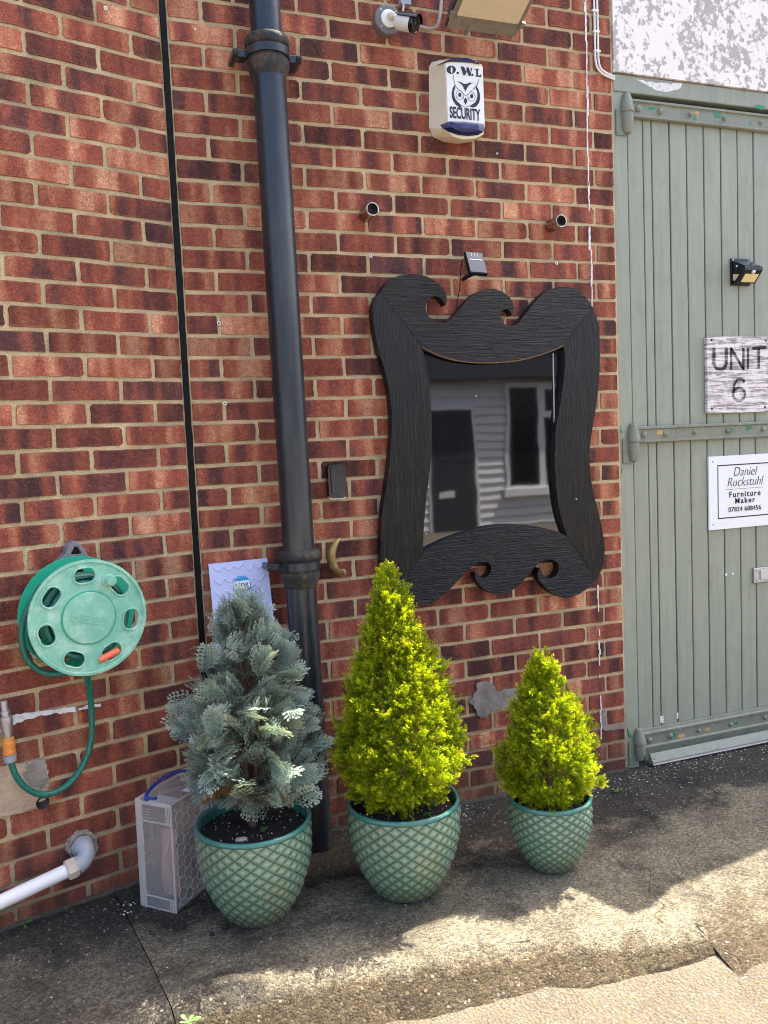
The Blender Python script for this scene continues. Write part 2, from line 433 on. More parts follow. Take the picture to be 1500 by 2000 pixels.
def m_leaf(name, stops, dead, trans=.3, rough=.55, deadamt=.06):
    n = NT(name); t = n.attr('tip'); r_ = n.attr('rnd')
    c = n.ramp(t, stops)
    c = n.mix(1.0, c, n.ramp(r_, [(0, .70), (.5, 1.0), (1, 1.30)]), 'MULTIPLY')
    d = n.ramp(n.attr('dead'), [(1 - deadamt - .02, 0.0), (1 - deadamt, 1.0)])
    c = n.mix(d, c, dead)
    n.P(Base_Color=c, Roughness=rough); n.b.inputs['Specular IOR Level'].default_value = .3
    tr = n.n('BsdfTranslucent'); n.set(tr.inputs[0], n.mix(1.0, c, (1.0, 1.0, .55), 'MULTIPLY'))
    mx = n.n('MixShader'); mx.inputs[0].default_value = trans
    n.t.links.new(n.b.outputs[0], mx.inputs[1]); n.t.links.new(tr.outputs[0], mx.inputs[2]); n.t.links.new(mx.outputs[0], n.out.inputs[0])
    return n.m

def m_poly(name, col, alpha=.45):
    n = NT(name); p = n.pos()
    n.P(Base_Color=n.mix(n.noise(p, 30, 4), tuple(v * .9 for v in col), col), Roughness=.32)
    tp = n.n('BsdfTransparent'); tp.inputs[0].default_value = (.97, .97, .98, 1)
    tl = n.n('BsdfTranslucent'); tl.inputs[0].default_value = col + (1,)
    m1 = n.n('MixShader'); m1.inputs[0].default_value = .45
    n.t.links.new(n.b.outputs[0], m1.inputs[1]); n.t.links.new(tl.outputs[0], m1.inputs[2])
    m2 = n.n('MixShader'); m2.inputs[0].default_value = alpha
    n.t.links.new(tp.outputs[0], m2.inputs[1]); n.t.links.new(m1.outputs[0], m2.inputs[2]); n.t.links.new(m2.outputs[0], n.out.inputs[0])
    return n.m

def m_peel_render():
    n = NT('peeling_masonry_paint'); p = n.pos()
    a = n.math('ADD', n.math('MULTIPLY', n.noise(p, 7, 2, .5), .35), n.math('MULTIPLY', n.noise(p, 34, 8, .72), .65))
    f = n.ramp(a, [(.475, 0.0), (.488, 1.0)])
    c = n.mix(f, n.mix(n.noise(p, 60, 4), (.36, .33, .31), (.50, .46, .44)), n.mix(n.noise(p, 9, 4), (.80, .72, .66), (.88, .81, .76)))
    n.P(Base_Color=c, Roughness=.85, Normal=n.bump(n.math('ADD', f, n.math('MULTIPLY', n.noise(p, 220, 4, .7), .5)), .6, .003))
    return n.m

def m_weather_sign():
    n = NT('weathered_white_wood'); p = n.pos()
    g = n.noise(n.map(p, (6, 6, 85)), 1, 6, .7, .6)
    g2 = n.noise(p, 26, 4, .7)
    f = n.ramp(n.math('ADD', n.math('MULTIPLY', g, .75), n.math('MULTIPLY', g2, .25)), [(.44, 0.0), (.53, 1.0)])
    c = n.mix(f, (.30, .25, .225), (.78, .72, .70))
    n.P(Base_Color=c, Roughness=.85, Normal=n.bump(f, .6, .002)); return n.m
def m_worn_ink():
    n = NT('worn_black_lettering'); p = n.pos()
    g = n.noise(n.map(p, (6, 6, 85)), 1, 6, .7, .6)
    c = n.mix(n.ramp(g, [(.50, 0.0), (.60, .75)]), (.022, .022, .024), (.50, .46, .44))
    n.P(Base_Color=c, Roughness=.85); return n.m

def m_hose():
    n = NT('green_hose'); p = n.pos()
    b = n.n('TexChecker'); n.set(b.inputs['Vector'], n.map(p, (1, 1, 1), (0, 0, 0), (.6, .5, .8))); b.inputs['Scale'].default_value = 330
    c = n.mix(b.outputs['Fac'], (.006, .085, .062), (.018, .20, .145))
    n.P(Base_Color=c, Roughness=.33); return n.m

def m_reel():
    n = NT('faded_green_plastic'); p = n.pos()
    c = n.ramp(n.noise(p, 14, 6, .7), [(.3, (.12, .37, .26)), (.52, (.21, .47, .345)), (.70, (.40, .61, .49))])
    c = n.mix(n.ramp(n.noise(p, 260, 3, .7), [(.62, 0.0), (.68, .45)]), c, (.13, .22, .16))
    n.P(Base_Color=c, Roughness=.5, Normal=n.bump(n.noise(p, 180, 3), .15, .002)); return n.m

M = dict(
    brick=m_brick(), mortar=m_mortar(0.0), mortar_l=m_mortar(.35),
    mastic=simple('black_mastic', (.0035, .0035, .004), .7, bump=.6, scale=40, spec=.2),
    cement=m_cement('cement_patch', (.34, .30, .255), (.17, .148, .125)), render=m_cement('tan_render', (.56, .42, .29), (.40, .29, .20)),
    whitepaint=simple('flaking_white_paint', (.74, .71, .69), .8, var=.2, scale=60, bump=.7, dirt=((.42, .33, .27), 55, .52, .8)),
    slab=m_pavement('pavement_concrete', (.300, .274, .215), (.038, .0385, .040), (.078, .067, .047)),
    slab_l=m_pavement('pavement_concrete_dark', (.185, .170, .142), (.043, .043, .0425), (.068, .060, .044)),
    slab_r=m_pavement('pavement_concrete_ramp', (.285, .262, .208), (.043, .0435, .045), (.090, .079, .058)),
    road=m_road(), door=m_paint('sage_door_paint', (.285, .300, .228), peel=.79), door2=m_paint('sage_paint_flaking', (.258, .273, .208), peel=.62, edge_dirt=.55),
    strap=m_paint('sage_iron_paint', (.215, .222, .165), under=(.02, .20, .10), peel=.63, edge_dirt=.65),
    rawwood=simple('bare_grey_wood', (.42, .36, .36), .85, var=.3, scale=25, bump=.6), green=simple('old_green_coat', (.02, .21, .10), .5),
    ochre=simple('old_ochre_primer', (.55, .32, .13), .7),
    peelr=m_peel_render(), roof=simple('unseen_roof_felt', (.06, .06, .062), .8),
    burnt_h=m_burnt('burnt_larch_horizontal', (5, 20, 105)), burnt_v=m_burnt('burnt_larch_vertical', (105, 20, 5)),
    rawedge=simple('sawn_edge', (.24, .13, .06), .8, var=.3, scale=60), mirror=m_mirror(),
    iron=m_iron(), rust=m_iron_rust(), chrome=simple('tarnished_chrome', (.40, .36, .31), .20, 1.0, scale=60, var=.25, dirt=((.16, .09, .05), 90, .52, .8)), dark=simple('dark_hole', (.006, .006, .007), .6),
    black=simple('black_plastic', (.004, .0045, .006), .16, var=.05), black2=simple('black_plastic_matt', (.007, .0075, .009), .45, spec=.2),
    white=simple('white_plastic', (.76, .75, .71), .35, var=.05), cream=simple('aged_cream_plastic', (.74, .66, .50), .4, var=.10, scale=14, dirt=((.45, .36, .22), 30, .60, .5)),
    plate=simple('white_plate', (.80, .80, .79), .35, var=.03), ink=simple('black_ink', (.010, .011, .016), .4), grey_ink=simple('grey_ink', (.055, .055, .06), .5),
    navy=simple('navy_lens', (.008, .013, .085), .18), lens=simple('lens', (.01, .01, .012), .06),
    grey=simple('grey_plastic', (.17, .17, .19), .45, var=.15), slate=simple('slate_ring', (.15, .14, .145), .55, var=.2, scale=40, dirt=((.10, .075, .05), 60, .6, .5)),
    lamp=simple('dusty_lamp_glass', (.66, .56, .40), .35, var=.10, scale=60, dirt=((.30, .25, .18), 70, .6, .6)), lampframe=simple('dusty_lamp_frame', (.21, .185, .15), .5, var=.2, dirt=((.10, .085, .065), 50, .5, .6)), lampbody=simple('lamp_casting', (.018, .022, .032), .4),
    cell=simple('solar_cell', (.020, .028, .050), .16), silver=simple('silver_line', (.5, .52, .56), .35, .6), led=simple('led_diffuser', (.80, .66, .32), .4, var=.1, scale=300),
    brass=simple('brass_horn', (.34, .235, .085), .42, .55, var=.35, scale=35, dirt=((.62, .55, .46), 22, .52, .5)),
    lav=simple('lavender_board', (.52, .54, .76), .5, var=.04), lavline=simple('pale_squiggle', (.70, .73, .90), .5), sky=simple('sticker_blue', (.015, .27, .56), .4), sticker=simple('sticker_white', (.84, .85, .86), .4), stickgrey=simple('sticker_slate', (.11, .18, .22), .5),
    poly=m_poly('clear_box_plastic', (.80, .79, .77), .19), polyrib=m_poly('clear_box_rib', (.88, .87, .85), .50), blue=simple('blue_handle', (.008, .028, .26), .35), pink=simple('pink_packing', (.42, .25, .20), .6, var=.25, scale=40, bump=.5),
    glaze=m_glaze(), soil=simple('potting_soil', (.016, .012, .009), .95, var=.5, scale=120, bump=1.0, dirt=((.06, .04, .025), 240, .6, .7)),
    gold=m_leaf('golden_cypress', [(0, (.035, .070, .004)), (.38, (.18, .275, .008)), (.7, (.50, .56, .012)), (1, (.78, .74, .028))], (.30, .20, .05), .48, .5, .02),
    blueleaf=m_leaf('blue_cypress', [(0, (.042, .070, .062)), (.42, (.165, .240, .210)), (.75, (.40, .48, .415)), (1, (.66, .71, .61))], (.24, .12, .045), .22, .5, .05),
    bark=simple('cypress_bark', (.135, .070, .042), .9, var=.35, scale=50, bump=.8), pebble=simple('pale_pebble', (.55, .47, .36), .8, var=.2), weed=simple('weed_leaf', (.075, .20, .030), .5, var=.25),
    reel=m_reel(), reel2=simple('reel_green', (.012, .36, .21), .4, var=.12), hose=m_hose(), yellow=simple('yellow_fitting', (.62, .40, .035), .4), orange=simple('orange_fitting', (.66, .24, .045), .42, var=.15), orange2=simple('orange_plug', (.78, .15, .07), .42),
    tapm=simple('weathered_tap_metal', (.42, .42, .43), .38, .75, var=.3, scale=40, dirt=((.70, .70, .70), 45, .55, .6)), fit=simple('grey_fitting', (.30, .31, .33), .45, var=.12),
    pvc=simple('white_pvc', (.78, .77, .76), .33, var=.04), pvcgrey=simple('grey_elbow', (.33, .345, .385), .42, var=.12, scale=25), nut=simple('stained_nut', (.55, .47, .37), .5, var=.2, scale=30),
    cable=simple('white_cable', (.74, .72, .68), .45), conduit=simple('grey_cable', (.36, .32, .30), .6),
    clad=simple('cladding_paint', (.66, .65, .63), .6, var=.06), darkdoor=simple('dark_door', (.028, .031, .038), .5), glass=simple('dark_window', (.012, .014, .018), .06), upvc=simple('white_window_frame', (.76, .75, .74), .4),
    weather=m_weather_sign(),
    dirt=simple('mossy_dirt', (.055, .050, .036), .95, var=.5, scale=60, bump=1.0, dirt=((.10, .11, .04), 30, .6, .7)),
    fascia=simple('dark_fascia', (.030, .034, .046), .6), bulk=simple('plain_masonry', (.30, .17, .13), .9),
)

# ------------------------------------------------------------------ ground
def fnoise(x, y, s): return noise.fractal(Vector((x * s, y * s, 1.7)), 1.0, 2.0, 4)
def road_z(x): return max(-0.13, min(-0.012, -0.118 + 0.052 * x))
def interp(x, pts):
    if x <= pts[0][0]: return pts[0][1]
    for (a, b), (c, d) in zip(pts, pts[1:]):
        if x <= c: return b + (d - b) * (x - a) / (c - a)
    return pts[-1][1]
KT = [(-4, -.80), (-.35, -.80), (-.14, -.804), (.08, -.806), (.31, -.843), (.76, -.907), (1.15, -1.04), (1.4, -1.09)]
KW = [(-4, .12), (.1, .125), (.6, .125), (.9, .115), (1.15, .06), (1.4, .03)]
J1 = [(-1.3, -.31), (-.865, -.35), (-.54, -.402), (-.163, -.471), (.05, -.51)]
J2 = [(-1.4, 1.10), (-1.054, 1.148), (-.872, 1.265), (-.22, 1.532), (.05, 1.64)]

def slab_mesh(name, xl, xr, mat, parent, nx, ns=64):
    """concrete bay cast in one with its rounded kerb: grid from behind the wall line to the foot of the kerb"""
    mb = MB(); s_ = []
    for j in range(ns + 1):
        s_.append(j / ns)
    for j in s_:
        for i in range(nx + 1):
            u = i / nx
            xm = xl(-.6) + (xr(-.6) - xl(-.6)) * u
            kt, kw = interp(xm, KT), interp(xm, KW)
            if j < .6:
                y = .05 + (kt + .07 - .05) * (j / .6); z = 0.0
            else:
                a = (j - .6) / .4; zr = road_z(xm) - .012
                bb = max(0, (a - .30) / .70); y = kt + .07 - (.07 + kw) * a; z = zr * bb ** 1.22
            x = xl(y) + (xr(y) - xl(y)) * u
            amp = .003 + (.0045 if j > .7 else 0)
            d = fnoise(x, y, 6) * amp + fnoise(x, y, 28) * amp * .6
            if 0 < i < nx and j < 1: z += d
            if j > .75: y += fnoise(x + 9, 2.0, 7) * .012
            e = min(i, nx - i)
            if e == 0: z -= .002
            mb.v.append((x, y, z))
    for j in range(ns):
        for i in range(nx):
            a = j * (nx + 1) + i; mb.f.append((a, a + 1, a + nx + 2, a + nx + 1)); mb.mi.append(0)
    return mb.build(name, mat, parent, smooth=False)

pav = bpy.data.objects.new('pavement', None); COL.objects.link(pav); pav['kind'] = 'structure'
g = .0014
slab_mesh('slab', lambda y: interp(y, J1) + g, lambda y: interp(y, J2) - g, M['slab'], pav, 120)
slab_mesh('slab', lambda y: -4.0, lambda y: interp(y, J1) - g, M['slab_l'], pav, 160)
mb = MB(); nx, ny = 60, 40
for j in range(ny + 1):
    for i in range(nx + 1):
        y = .05 - 1.40 * j / ny; x0 = interp(y, J2) + g; x = x0 + (6.5 - x0) * (i / nx) ** 1.6
        z = -.002 if y > -.75 else -.002 + (road_z(x) - .002) * min(1, (-.75 - y) / .5)
        z += fnoise(x, y, 6) * .004
        if i == 0: z -= .002
        mb.v.append((x, y, z))
for j in range(ny):
    for i in range(nx):
        a = j * (nx + 1) + i; mb.f.append((a, a + 1, a + nx + 2, a + nx + 1)); mb.mi.append(0)
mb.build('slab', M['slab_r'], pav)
# moss and washed-down dirt lying in the angle of wall and pavement
def dirt(name, pts, out, par):
    mb = MB(); N = 260
    for i in range(N + 1):
        t = i / N; p_ = pts[0].lerp(pts[1], t); w_ = .010 + .016 * max(0, noise.noise(p_ * 9)) + .008 * noise.noise(p_ * 40); h_ = .008 + .010 * max(0, noise.noise(p_ * 13 + Vector((4, 0, 0)))) + .004 * noise.noise(p_ * 50)
        for (d_, z) in ((-.02, max(.002, h_)), (.0, max(.002, h_)), (max(.004, w_) * .45, max(.001, h_) * .45), (max(.004, w_), .0005)): q = p_ + out * d_; mb.v.append((q.x, q.y, z))
    for i in range(N):
        for k in range(3): a = i * 4 + k; mb.f.append((a, a + 1, a + 5, a + 4)); mb.mi.append(0)
    return mb.build(name, M['dirt'], par)
dirt('dirt_line', [Vector((HX, -.001, 0)), Vector((1.66, -.001, 0))], Vector((0, -1, 0)), pav); dirt('dirt_line', [LP(-1.6, 0, .001), LP(0, 0, .001)], NL, pav)
# dark earth showing in the joints
mb = MB(); mb.add([(-4, .06, -.03), (6.5, .06, -.03), (6.5, -.7, -.03), (-4, -.7, -.03)], [(0, 1, 2, 3)])
mb.build('joint_bed', M['soil'], pav)

mb = MB(); xs = [-40, -12, -4, -2.5] + [-1.5 + .05 * k for k in range(90)] + [3.5, 5, 12, 40]; ys = [-.65 - .04 * k for k in range(30)] + [-2.2, -3, -4.5, -7, -12, -40]
for y in ys:
    for x in xs:
        z = road_z(x) + (fnoise(x, y, 5) * .004 if -1.5 < x < 3.2 and y > -2 else 0)
        mb.v.append((x, y, z))
for j in range(len(ys) - 1):
    for i in range(len(xs) - 1):
        a = j * len(xs) + i; mb.f.append((a, a + 1, a + len(xs) + 1, a + len(xs))); mb.mi.append(0)
o = mb.build('road', M['road']); o['kind'] = 'structure'

# ------------------------------------------------------------------ brickwork
CH, BL = .075, .225
VG = 39.75
_bm = {}
def brick_mesh(wd, var):
    key = (round(wd, 3), var)
    if key in _bm: return _bm[key]
    rr = random.Random(hash(key) & 0xffff); hw, hh = wd / 2, .0325; pts = []
    nl = 5 if wd > .15 else 3
    c = [.0018 + rr.random() ** 6 * .009 for _ in range(4)]
    def seg(x0, z0, x1, z1, k):
        for i in range(k):
            t = i / k; pts.append((x0 + (x1 - x0) * t, z0 + (z1 - z0) * t))
    seg(-hw + c[0], -hh, hw - c[1], -hh, nl); seg(hw - c[1], -hh, hw, -hh + c[1], 1)
    seg(hw, -hh + c[1], hw, hh - c[2], 2); seg(hw, hh - c[2], hw - c[2], hh, 1)
    seg(hw - c[2], hh, -hw + c[3], hh, nl); seg(-hw + c[3], hh, -hw, hh - c[3], 1)
    seg(-hw, hh - c[3], -hw, -hh + c[0], 2); seg(-hw, -hh + c[0], -hw + c[0], -hh, 1)
    pts = [(x + rr.uniform(-.0014, .0014), z + rr.uniform(-.0013, .0013)) for x, z in pts]
    n = len(pts); v = [(0, rr.uniform(-.0006, .0006), 0)]
    for x, z in pts:
        f = rr.uniform(.0012, .003); v.append((x - math.copysign(f, x), rr.uniform(-.0006, .0008), z - math.copysign(f, z)))
    v += [(x, .012, z) for x, z in pts]
    fs = [(0, 1 + i, 1 + (i + 1) % n) for i in range(n)] + [(1 + i, 1 + n + i, 1 + n + (i + 1) % n, 1 + (i + 1) % n) for i in range(n)]
    me = bpy.data.meshes.new('brick'); me.from_pydata(v, [], fs); me.materials.append(M['brick'])
    at = me.attributes.new('loc', 'FLOAT_VECTOR', 'POINT'); at.data.foreach_set('vector', [c_ for p_ in v for c_ in p_])
    _bm[key] = me; return me

def px(p):
    d = Vector(p) - CAM; z = d.dot(FWD); return 750 + FPX * d.dot(RT) / z, 1000 - FPX * d.dot(UPV) / z

wall_main = thing('brick_wall', 'straight brick wall carrying the black mirror, between black joint and green door', 'brick wall', (HX, 0, 0), None)
wall_left = thing('brick_wall', 'angled brick wall left of the black vertical joint, holding the hose reel', 'brick wall', (HX, 0, 0), None)
ROOF = 3.60
for o in (wall_main, wall_left): o['kind'] = 'thing'
def lay(wall, rows, spans, place, rotz, hide, seed):
    rr = random.Random(seed); vis = []; rest = []
    for b in rows:
        z = (VG - b - .5) * CH
        for (u0, u1) in spans(b):
            wd = (u1 - u0) * BL - .0105
            if wd < .02: continue
            c = place((u0 + u1) / 2, z)
            x, y = px(c); m_ = 60
            seen = -m_ < x < 1500 + m_ and -20 < y < 2000 + 20 and not hide(x, y)
            (vis if seen else rest).append((c, wd))
    if len(vis) > 300:
        vis.sort(key=lambda t: abs(px(t[0])[1] - 900)); rest += vis[300:]; vis = vis[:300]
    base = parent_world(wall)
    for c, wd in vis:
        o = bpy.data.objects.new('brick', brick_mesh(wd, rr.randrange(6))); COL.objects.link(o); o.parent = wall
        d = c - base; o.location = (d.x + rr.uniform(-.001, .001), d.y + rr.uniform(-.0012, .0012), d.z + rr.uniform(-.001, .001))
        o.rotation_euler = (0, rr.uniform(-.004, .004), rotz)
    mb = MB(); rot = Matrix.Rotation(rotz, 4, 'Z'); lc = []
    for c, wd in rest:
        me = brick_mesh(wd, rr.randrange(6)); T = Matrix.Translation(c) @ rot
        mb.add([T @ v.co for v in me.vertices], [tuple(p.vertices) for p in me.polygons]); lc += [x_ for v in me.vertices for x_ in v.co]
    if rest:
        o = stuff(mb.build('brick_courses', M['brick'], wall, recalc=False)); at = o.data.attributes.new('loc', 'FLOAT_VECTOR', 'POINT'); at.data.foreach_set('vector', lc)

def spans_main(b):
    hs, e = -.515, 7.33
    if b % 2 == 0: cuts = [hs] + [float(k) for k in range(0, 7)] + [6.9, e]
    else: cuts = [hs] + [k + .5 for k in range(0, 7)] + [e]
    return list(zip(cuts, cuts[1:]))
def spans_left(b):
    e = .47
    if b % 2 == 0: cuts = [float(k) for k in range(-16, 1)] + [e]
    else: cuts = [k + .5 for k in range(-17, 0)] + [e]
    return list(zip(cuts, cuts[1:]))
def behind(x, y): return (775 < x < 1150 and 650 < y < 1060) or (520 < x < 590 and 1000 > y > 850 and False)
rows = range(-8, 40)
lay(wall_main, rows, spans_main, lambda u, z: Vector((u * BL, 0, z)), 0.0, behind, 3)
lay(wall_left, rows, spans_left, lambda u, z: LP((u - .51) * BL, z), ANG, lambda x, y: False, 5)

# mortar beds (the pointing stands a few millimetres behind the brick faces)
mb = MB(); mb.box((HX + .008, .0042, -.05), (1.652, .22, ROOF - .002)); mb.build('mortar', M['mortar'], wall_main)
mb = MB(); L0, L1 = LP(-3.75, 0, -.0042), LP(-.008, 0, -.0042); b0, b1 = LP(-3.75, 0, -.22), LP(-.008, 0, -.22)
z0, z1 = -.05, ROOF - .004
mb.add([(L0.x, L0.y, z0), (L1.x, L1.y, z0), (b1.x, b1.y, z0), (b0.x, b0.y, z0), (L0.x, L0.y, z1), (L1.x, L1.y, z1), (b1.x, b1.y, z1), (b0.x, b0.y, z1)], [(0, 1, 5, 4), (1, 2, 6, 5), (2, 3, 7, 6), (3, 0, 4, 7), (4, 5, 6, 7)])
mb.build('mortar', M['mortar_l'], wall_left)
# black mastic in the movement joint, squeezed out here and there
mb = MB(); rr = random.Random(11); NZ = 300
for i in range(NZ + 1):
    z = -.02 + (ROOF - .02) * i / NZ
    wl = .0115 + .0016 * noise.noise(Vector((0, 0, z * 30))) + .004 * max(0, noise.noise(Vector((3, 0, z * 14))) - .25)
    wr = .0115 + .0016 * noise.noise(Vector((5, 0, z * 30))) + .004 * max(0, noise.noise(Vector((8, 0, z * 13))) - .25)
    d = .005 + .003 * noise.noise(Vector((2, 4, z * 22)))
    for k, (dx, dy) in enumerate(((-wl, .006), (-wl * .8, -d), (wr * .8, -d), (wr, .006))):
        q = HP + (TL * dx if dx < 0 else Vector((dx, 0, 0))) + Vector((0, dy, 0)); mb.v.append((q.x, q.y, z))
for i in range(NZ):
    for k in range(3):
        a = i * 4 + k; mb.f.append((a, a + 1, a + 5, a + 4)); mb.mi.append(0)
mb.build('mastic_joint', M['mastic'], wall_main)

def patch(name, pts, plane, mat, parent, thick=.005, jag=.004, seed=1, sub=5):
    """thin irregular skim lying on a wall face"""
    rr = random.Random(seed); q = [plane(x, y, thick) for x, y in pts]; q2 = []; sub *= 2
    for a, b in zip(q, q[1:] + q[:1]):
        for k in range(sub):
            p_ = a.lerp(b, k / sub); f1 = noise.noise_vector(p_ * 70 + Vector((seed, 0, 0))) + noise.noise_vector(p_ * 190) * .6; q2.append(p_ + Vector((f1.x * jag * 1.6, 0, f1.z * jag * 1.6)))
    mb = MB(); nrm = (NL if plane is LWp else Vector((0, -1, 0)))
    mb.prism([q2], None, -nrm * (thick + .004)); return mb.build(name, mat, parent)
def LWp(x, y, off): return LW(x, y, off)
def MWp(x, y, off): return P(x, y, -off)
patch('render_patch', [(-80, 1500), (0, 1496), (50, 1490), (86, 1483), (94, 1505), (95, 1540), (90, 1560), (72, 1575), (40, 1590), (0, 1597), (-80, 1620)], LWp, M['render'], wall_left, .006, seed=2)
patch('cement_patch', [(52, 1492), (86, 1483), (93, 1503), (94, 1530), (80, 1540), (60, 1532), (46, 1515)], LWp, M['cement'], wall_left, .008, seed=3)
patch('cement_patch', [(130, 1640), (150, 1622), (172, 1620), (190, 1635), (192, 1660), (182, 1678), (150, 1676), (128, 1662)], LWp, M['cement'], wall_left, .003, seed=4)
patch('paint_smear', [(18, 1406), (24, 1397), (60, 1392), (100, 1386), (146, 1380), (146, 1389), (110, 1394), (80, 1398), (50, 1405), (22, 1417)], LWp, M['whitepaint'], wall_left, .003, .003, 5)
patch('paint_smear', [(152, 1384), (170, 1378), (197, 1374), (197, 1380), (172, 1384), (155, 1387)], LWp, M['whitepaint'], wall_left, .002, .002, 6)
patch('cement_patch', [(917, 1372), (930, 1352), (931, 1337), (950, 1330), (968, 1341), (969, 1351), (1004, 1345), (1009, 1372), (986, 1386), (958, 1388), (950, 1403), (932, 1399), (930, 1385)], MWp, M['cement'], wall_main, .006, seed=7)
0 and patch('cement_patch', [(596, 140), (612, 131), (634, 136), (636, 152), (612, 152), (600, 149)], MWp, M['whitepaint'], wall_main, .001, .003, 8, 4)
patch('cement_patch', [(1172, 1400), (1182, 1386), (1186, 1415), (1205, 1420), (1220, 1416), (1218, 1424), (1190, 1428), (1174, 1424)], MWp, M['cement'], wall_main, .002, .003, 9, 4)
# run of old white paint beside the door where a cable was pulled off
rr = random.Random(21); y = -30
while y < 1420:
    ln = rr.uniform(8, 60) * (1.0 if y < 560 else .6); xc = interp(y, [(-30, 1143), (130, 1146), (210, 1149), (230, 1147), (600, 1157), (950, 1162), (1160, 1168), (1420, 1175)]) + rr.uniform(-1.2, 1.2)
    if not (575 < y < 1140) and rr.random() < (.95 if y < 560 else .62):
        wd = rr.uniform(.8, 1.9) if y < 560 else rr.uniform(.5, 1.5)
        patch('paint_streak', [(xc - wd, y), (xc + wd, y), (xc + wd * rr.uniform(.5, 1.2) + .3, y + ln), (xc - wd * rr.uniform(.5, 1.2), y + ln)], MWp, M['whitepaint'], wall_main, .0025, .0012, rr.randrange(999), 7)
    y += ln * rr.uniform(.85, 1.02)

# unseen roof slab; edge outline, tooth included, shaped to cast the pavement shadow
mb = MB(); out = [(-4.4, -1.25), (-3.7, -1.04), (HX - .01, .0), (1.5, 0.0), (2.88, .012), (2.915, -.05), (2.935, -.135), (2.97, -.200), (3.04, -.200), (3.17, -.128), (3.37, -.094), (3.63, -.056), (4.6, -.03), (7.5, -.03), (7.5, 3.0), (-4.4, 3.0)]
mb.prism([[(x, y, ROOF + .06) for x, y in out]], None, (0, 0, -.06)); o = mb.build('roof', M['roof']); o['kind'] = 'structure'  # unseen slab, added to cast the pavement shadow

# ------------------------------------------------------------------ door bay
def Z(x, y, Y=0.0): return P(x, y, Y).z
zHeadT, zHeadB = Z(1230, 146, .0), Z(1235, 183, .01)
zS1t, zS1b = Z(1240, 192, .0), Z(1240, 229, .0)
zS2t, zS2b = Z(1245, 833, 0), Z(1245, 866, 0)
zS3t, zS3b = Z(1252, 1433, 0), Z(1252, 1466, 0)
zBot = Z(1255, 1424, .02)
lw_ = thing('rendered_wall', 'grey rendered wall with peeling white paint above the green door', 'wall', (1.66, .02, zHeadT)); lw_['kind'] = 'thing'
mb = MB(); mb.box((1.654, -.004, zHeadT + .004), (4.35, .25, ROOF - .001)); mb.build('render_face', M['peelr'], lw_)
mb = MB(); mb.box((4.352, -.002, -.05), (7.4, .25, ROOF - .001)); mb.build('side_pier', M['bulk'], lw_)

dr = thing('boarded_door', 'tall sage green boarded double door with iron strap hinges', 'door', (1.73, .03, 0))
mb = MB(); mb.box((1.655, .004, zHeadB), (4.35, .14, zHeadT)); mb.build('head_frame', M['door2'], dr, bevel=.004)
def jag_post(x0, x1, y0, y1, za, zb):
    mb = MB(); N = 60
    for i in range(N + 1):
        z = za + (zb - za) * i / N; e = .0025 * noise.noise(Vector((7, 1, z * 25)))
        for (x, y) in ((x0 + e, y0), (x1, y0), (x1, y1), (x0, y1)): mb.v.append((x, y, z))
    for i in range(N):
        for k in range(4):
            a = i * 4 + k; b = i * 4 + (k + 1) % 4; mb.f.append((a, b, b + 4, a + 4)); mb.mi.append(0)
    return mb
jag_post(1.655, 1.719, .008, .14, -.01, zHeadB - .001).build('jamb', M['door'], dr)
mb = MB(); mb.box((1.722, .052, .04), (4.3, .12, zHeadB - .012)); mb.build('backing', M['dark'], dr)
EDG = [1.730, 1.806, 1.851, 1.942, 2.030, 2.121, 2.212, 2.303, 2.392, 2.481] + [2.481 + .090 * k for k in range(1, 11)]
zT = zHeadB - .016
for i, (a, b) in enumerate(zip(EDG, EDG[1:])):
    gp = .0030 if i != 0 else .0012
    zb_ = zBot if i else zBot - .10
    mb = MB(); mb.box((a + gp, .020 + RND.uniform(-.0008, .0008), zb_), (b - gp, .05, zT)); mb.build('board', M['door'], dr, bevel=.003)
XR = EDG[-1]
mb = MB(); mb.box((1.731, .0185, zS3b - .035), (XR, .05, zBot + .0)); mb.build('bottom_rail', M['door2'], dr, bevel=.003)
# weather bar along the foot, bare wood on its worn nose
zW0, zW1 = Z(1262, 1505, -.02), Z(1262, 1480, 0)
mb = MB(); prof = [(.02, zS3b - .036), (.012, zS3b - .06), (-.012, .055), (-.034, .022), (-.034, .010), (.045, .010), (.045, zS3b - .036)]
mb.prism([[(1.762, y, z) for y, z in prof]], None, (XR - 1.762, 0, 0)); mb.build('weather_bar', M['door2'], dr)
mb = MB(); rr = random.Random(4); top = []; bot = []
N = 90
for i in range(N + 1):
    x = 1.763 + (XR - 1.765) * i / N; hgt = .018 + .012 * max(0, noise.noise(Vector((x * 22, 3, 0)))) + .008 * noise.noise(Vector((x * 60, 1, 0)))
    f = min(1, hgt / .033); top.append((x, -.0365 + .022 * f * .6, .010 + hgt)); bot.append((x, -.0365, .0095))
mb.v = bot + top; mb.f = [(i, i + 1, N + 2 + i, N + 1 + i) for i in range(N)]; mb.mi = [0] * N
mb.build('bare_wood_nose', M['rawwood'], dr, recalc=False)

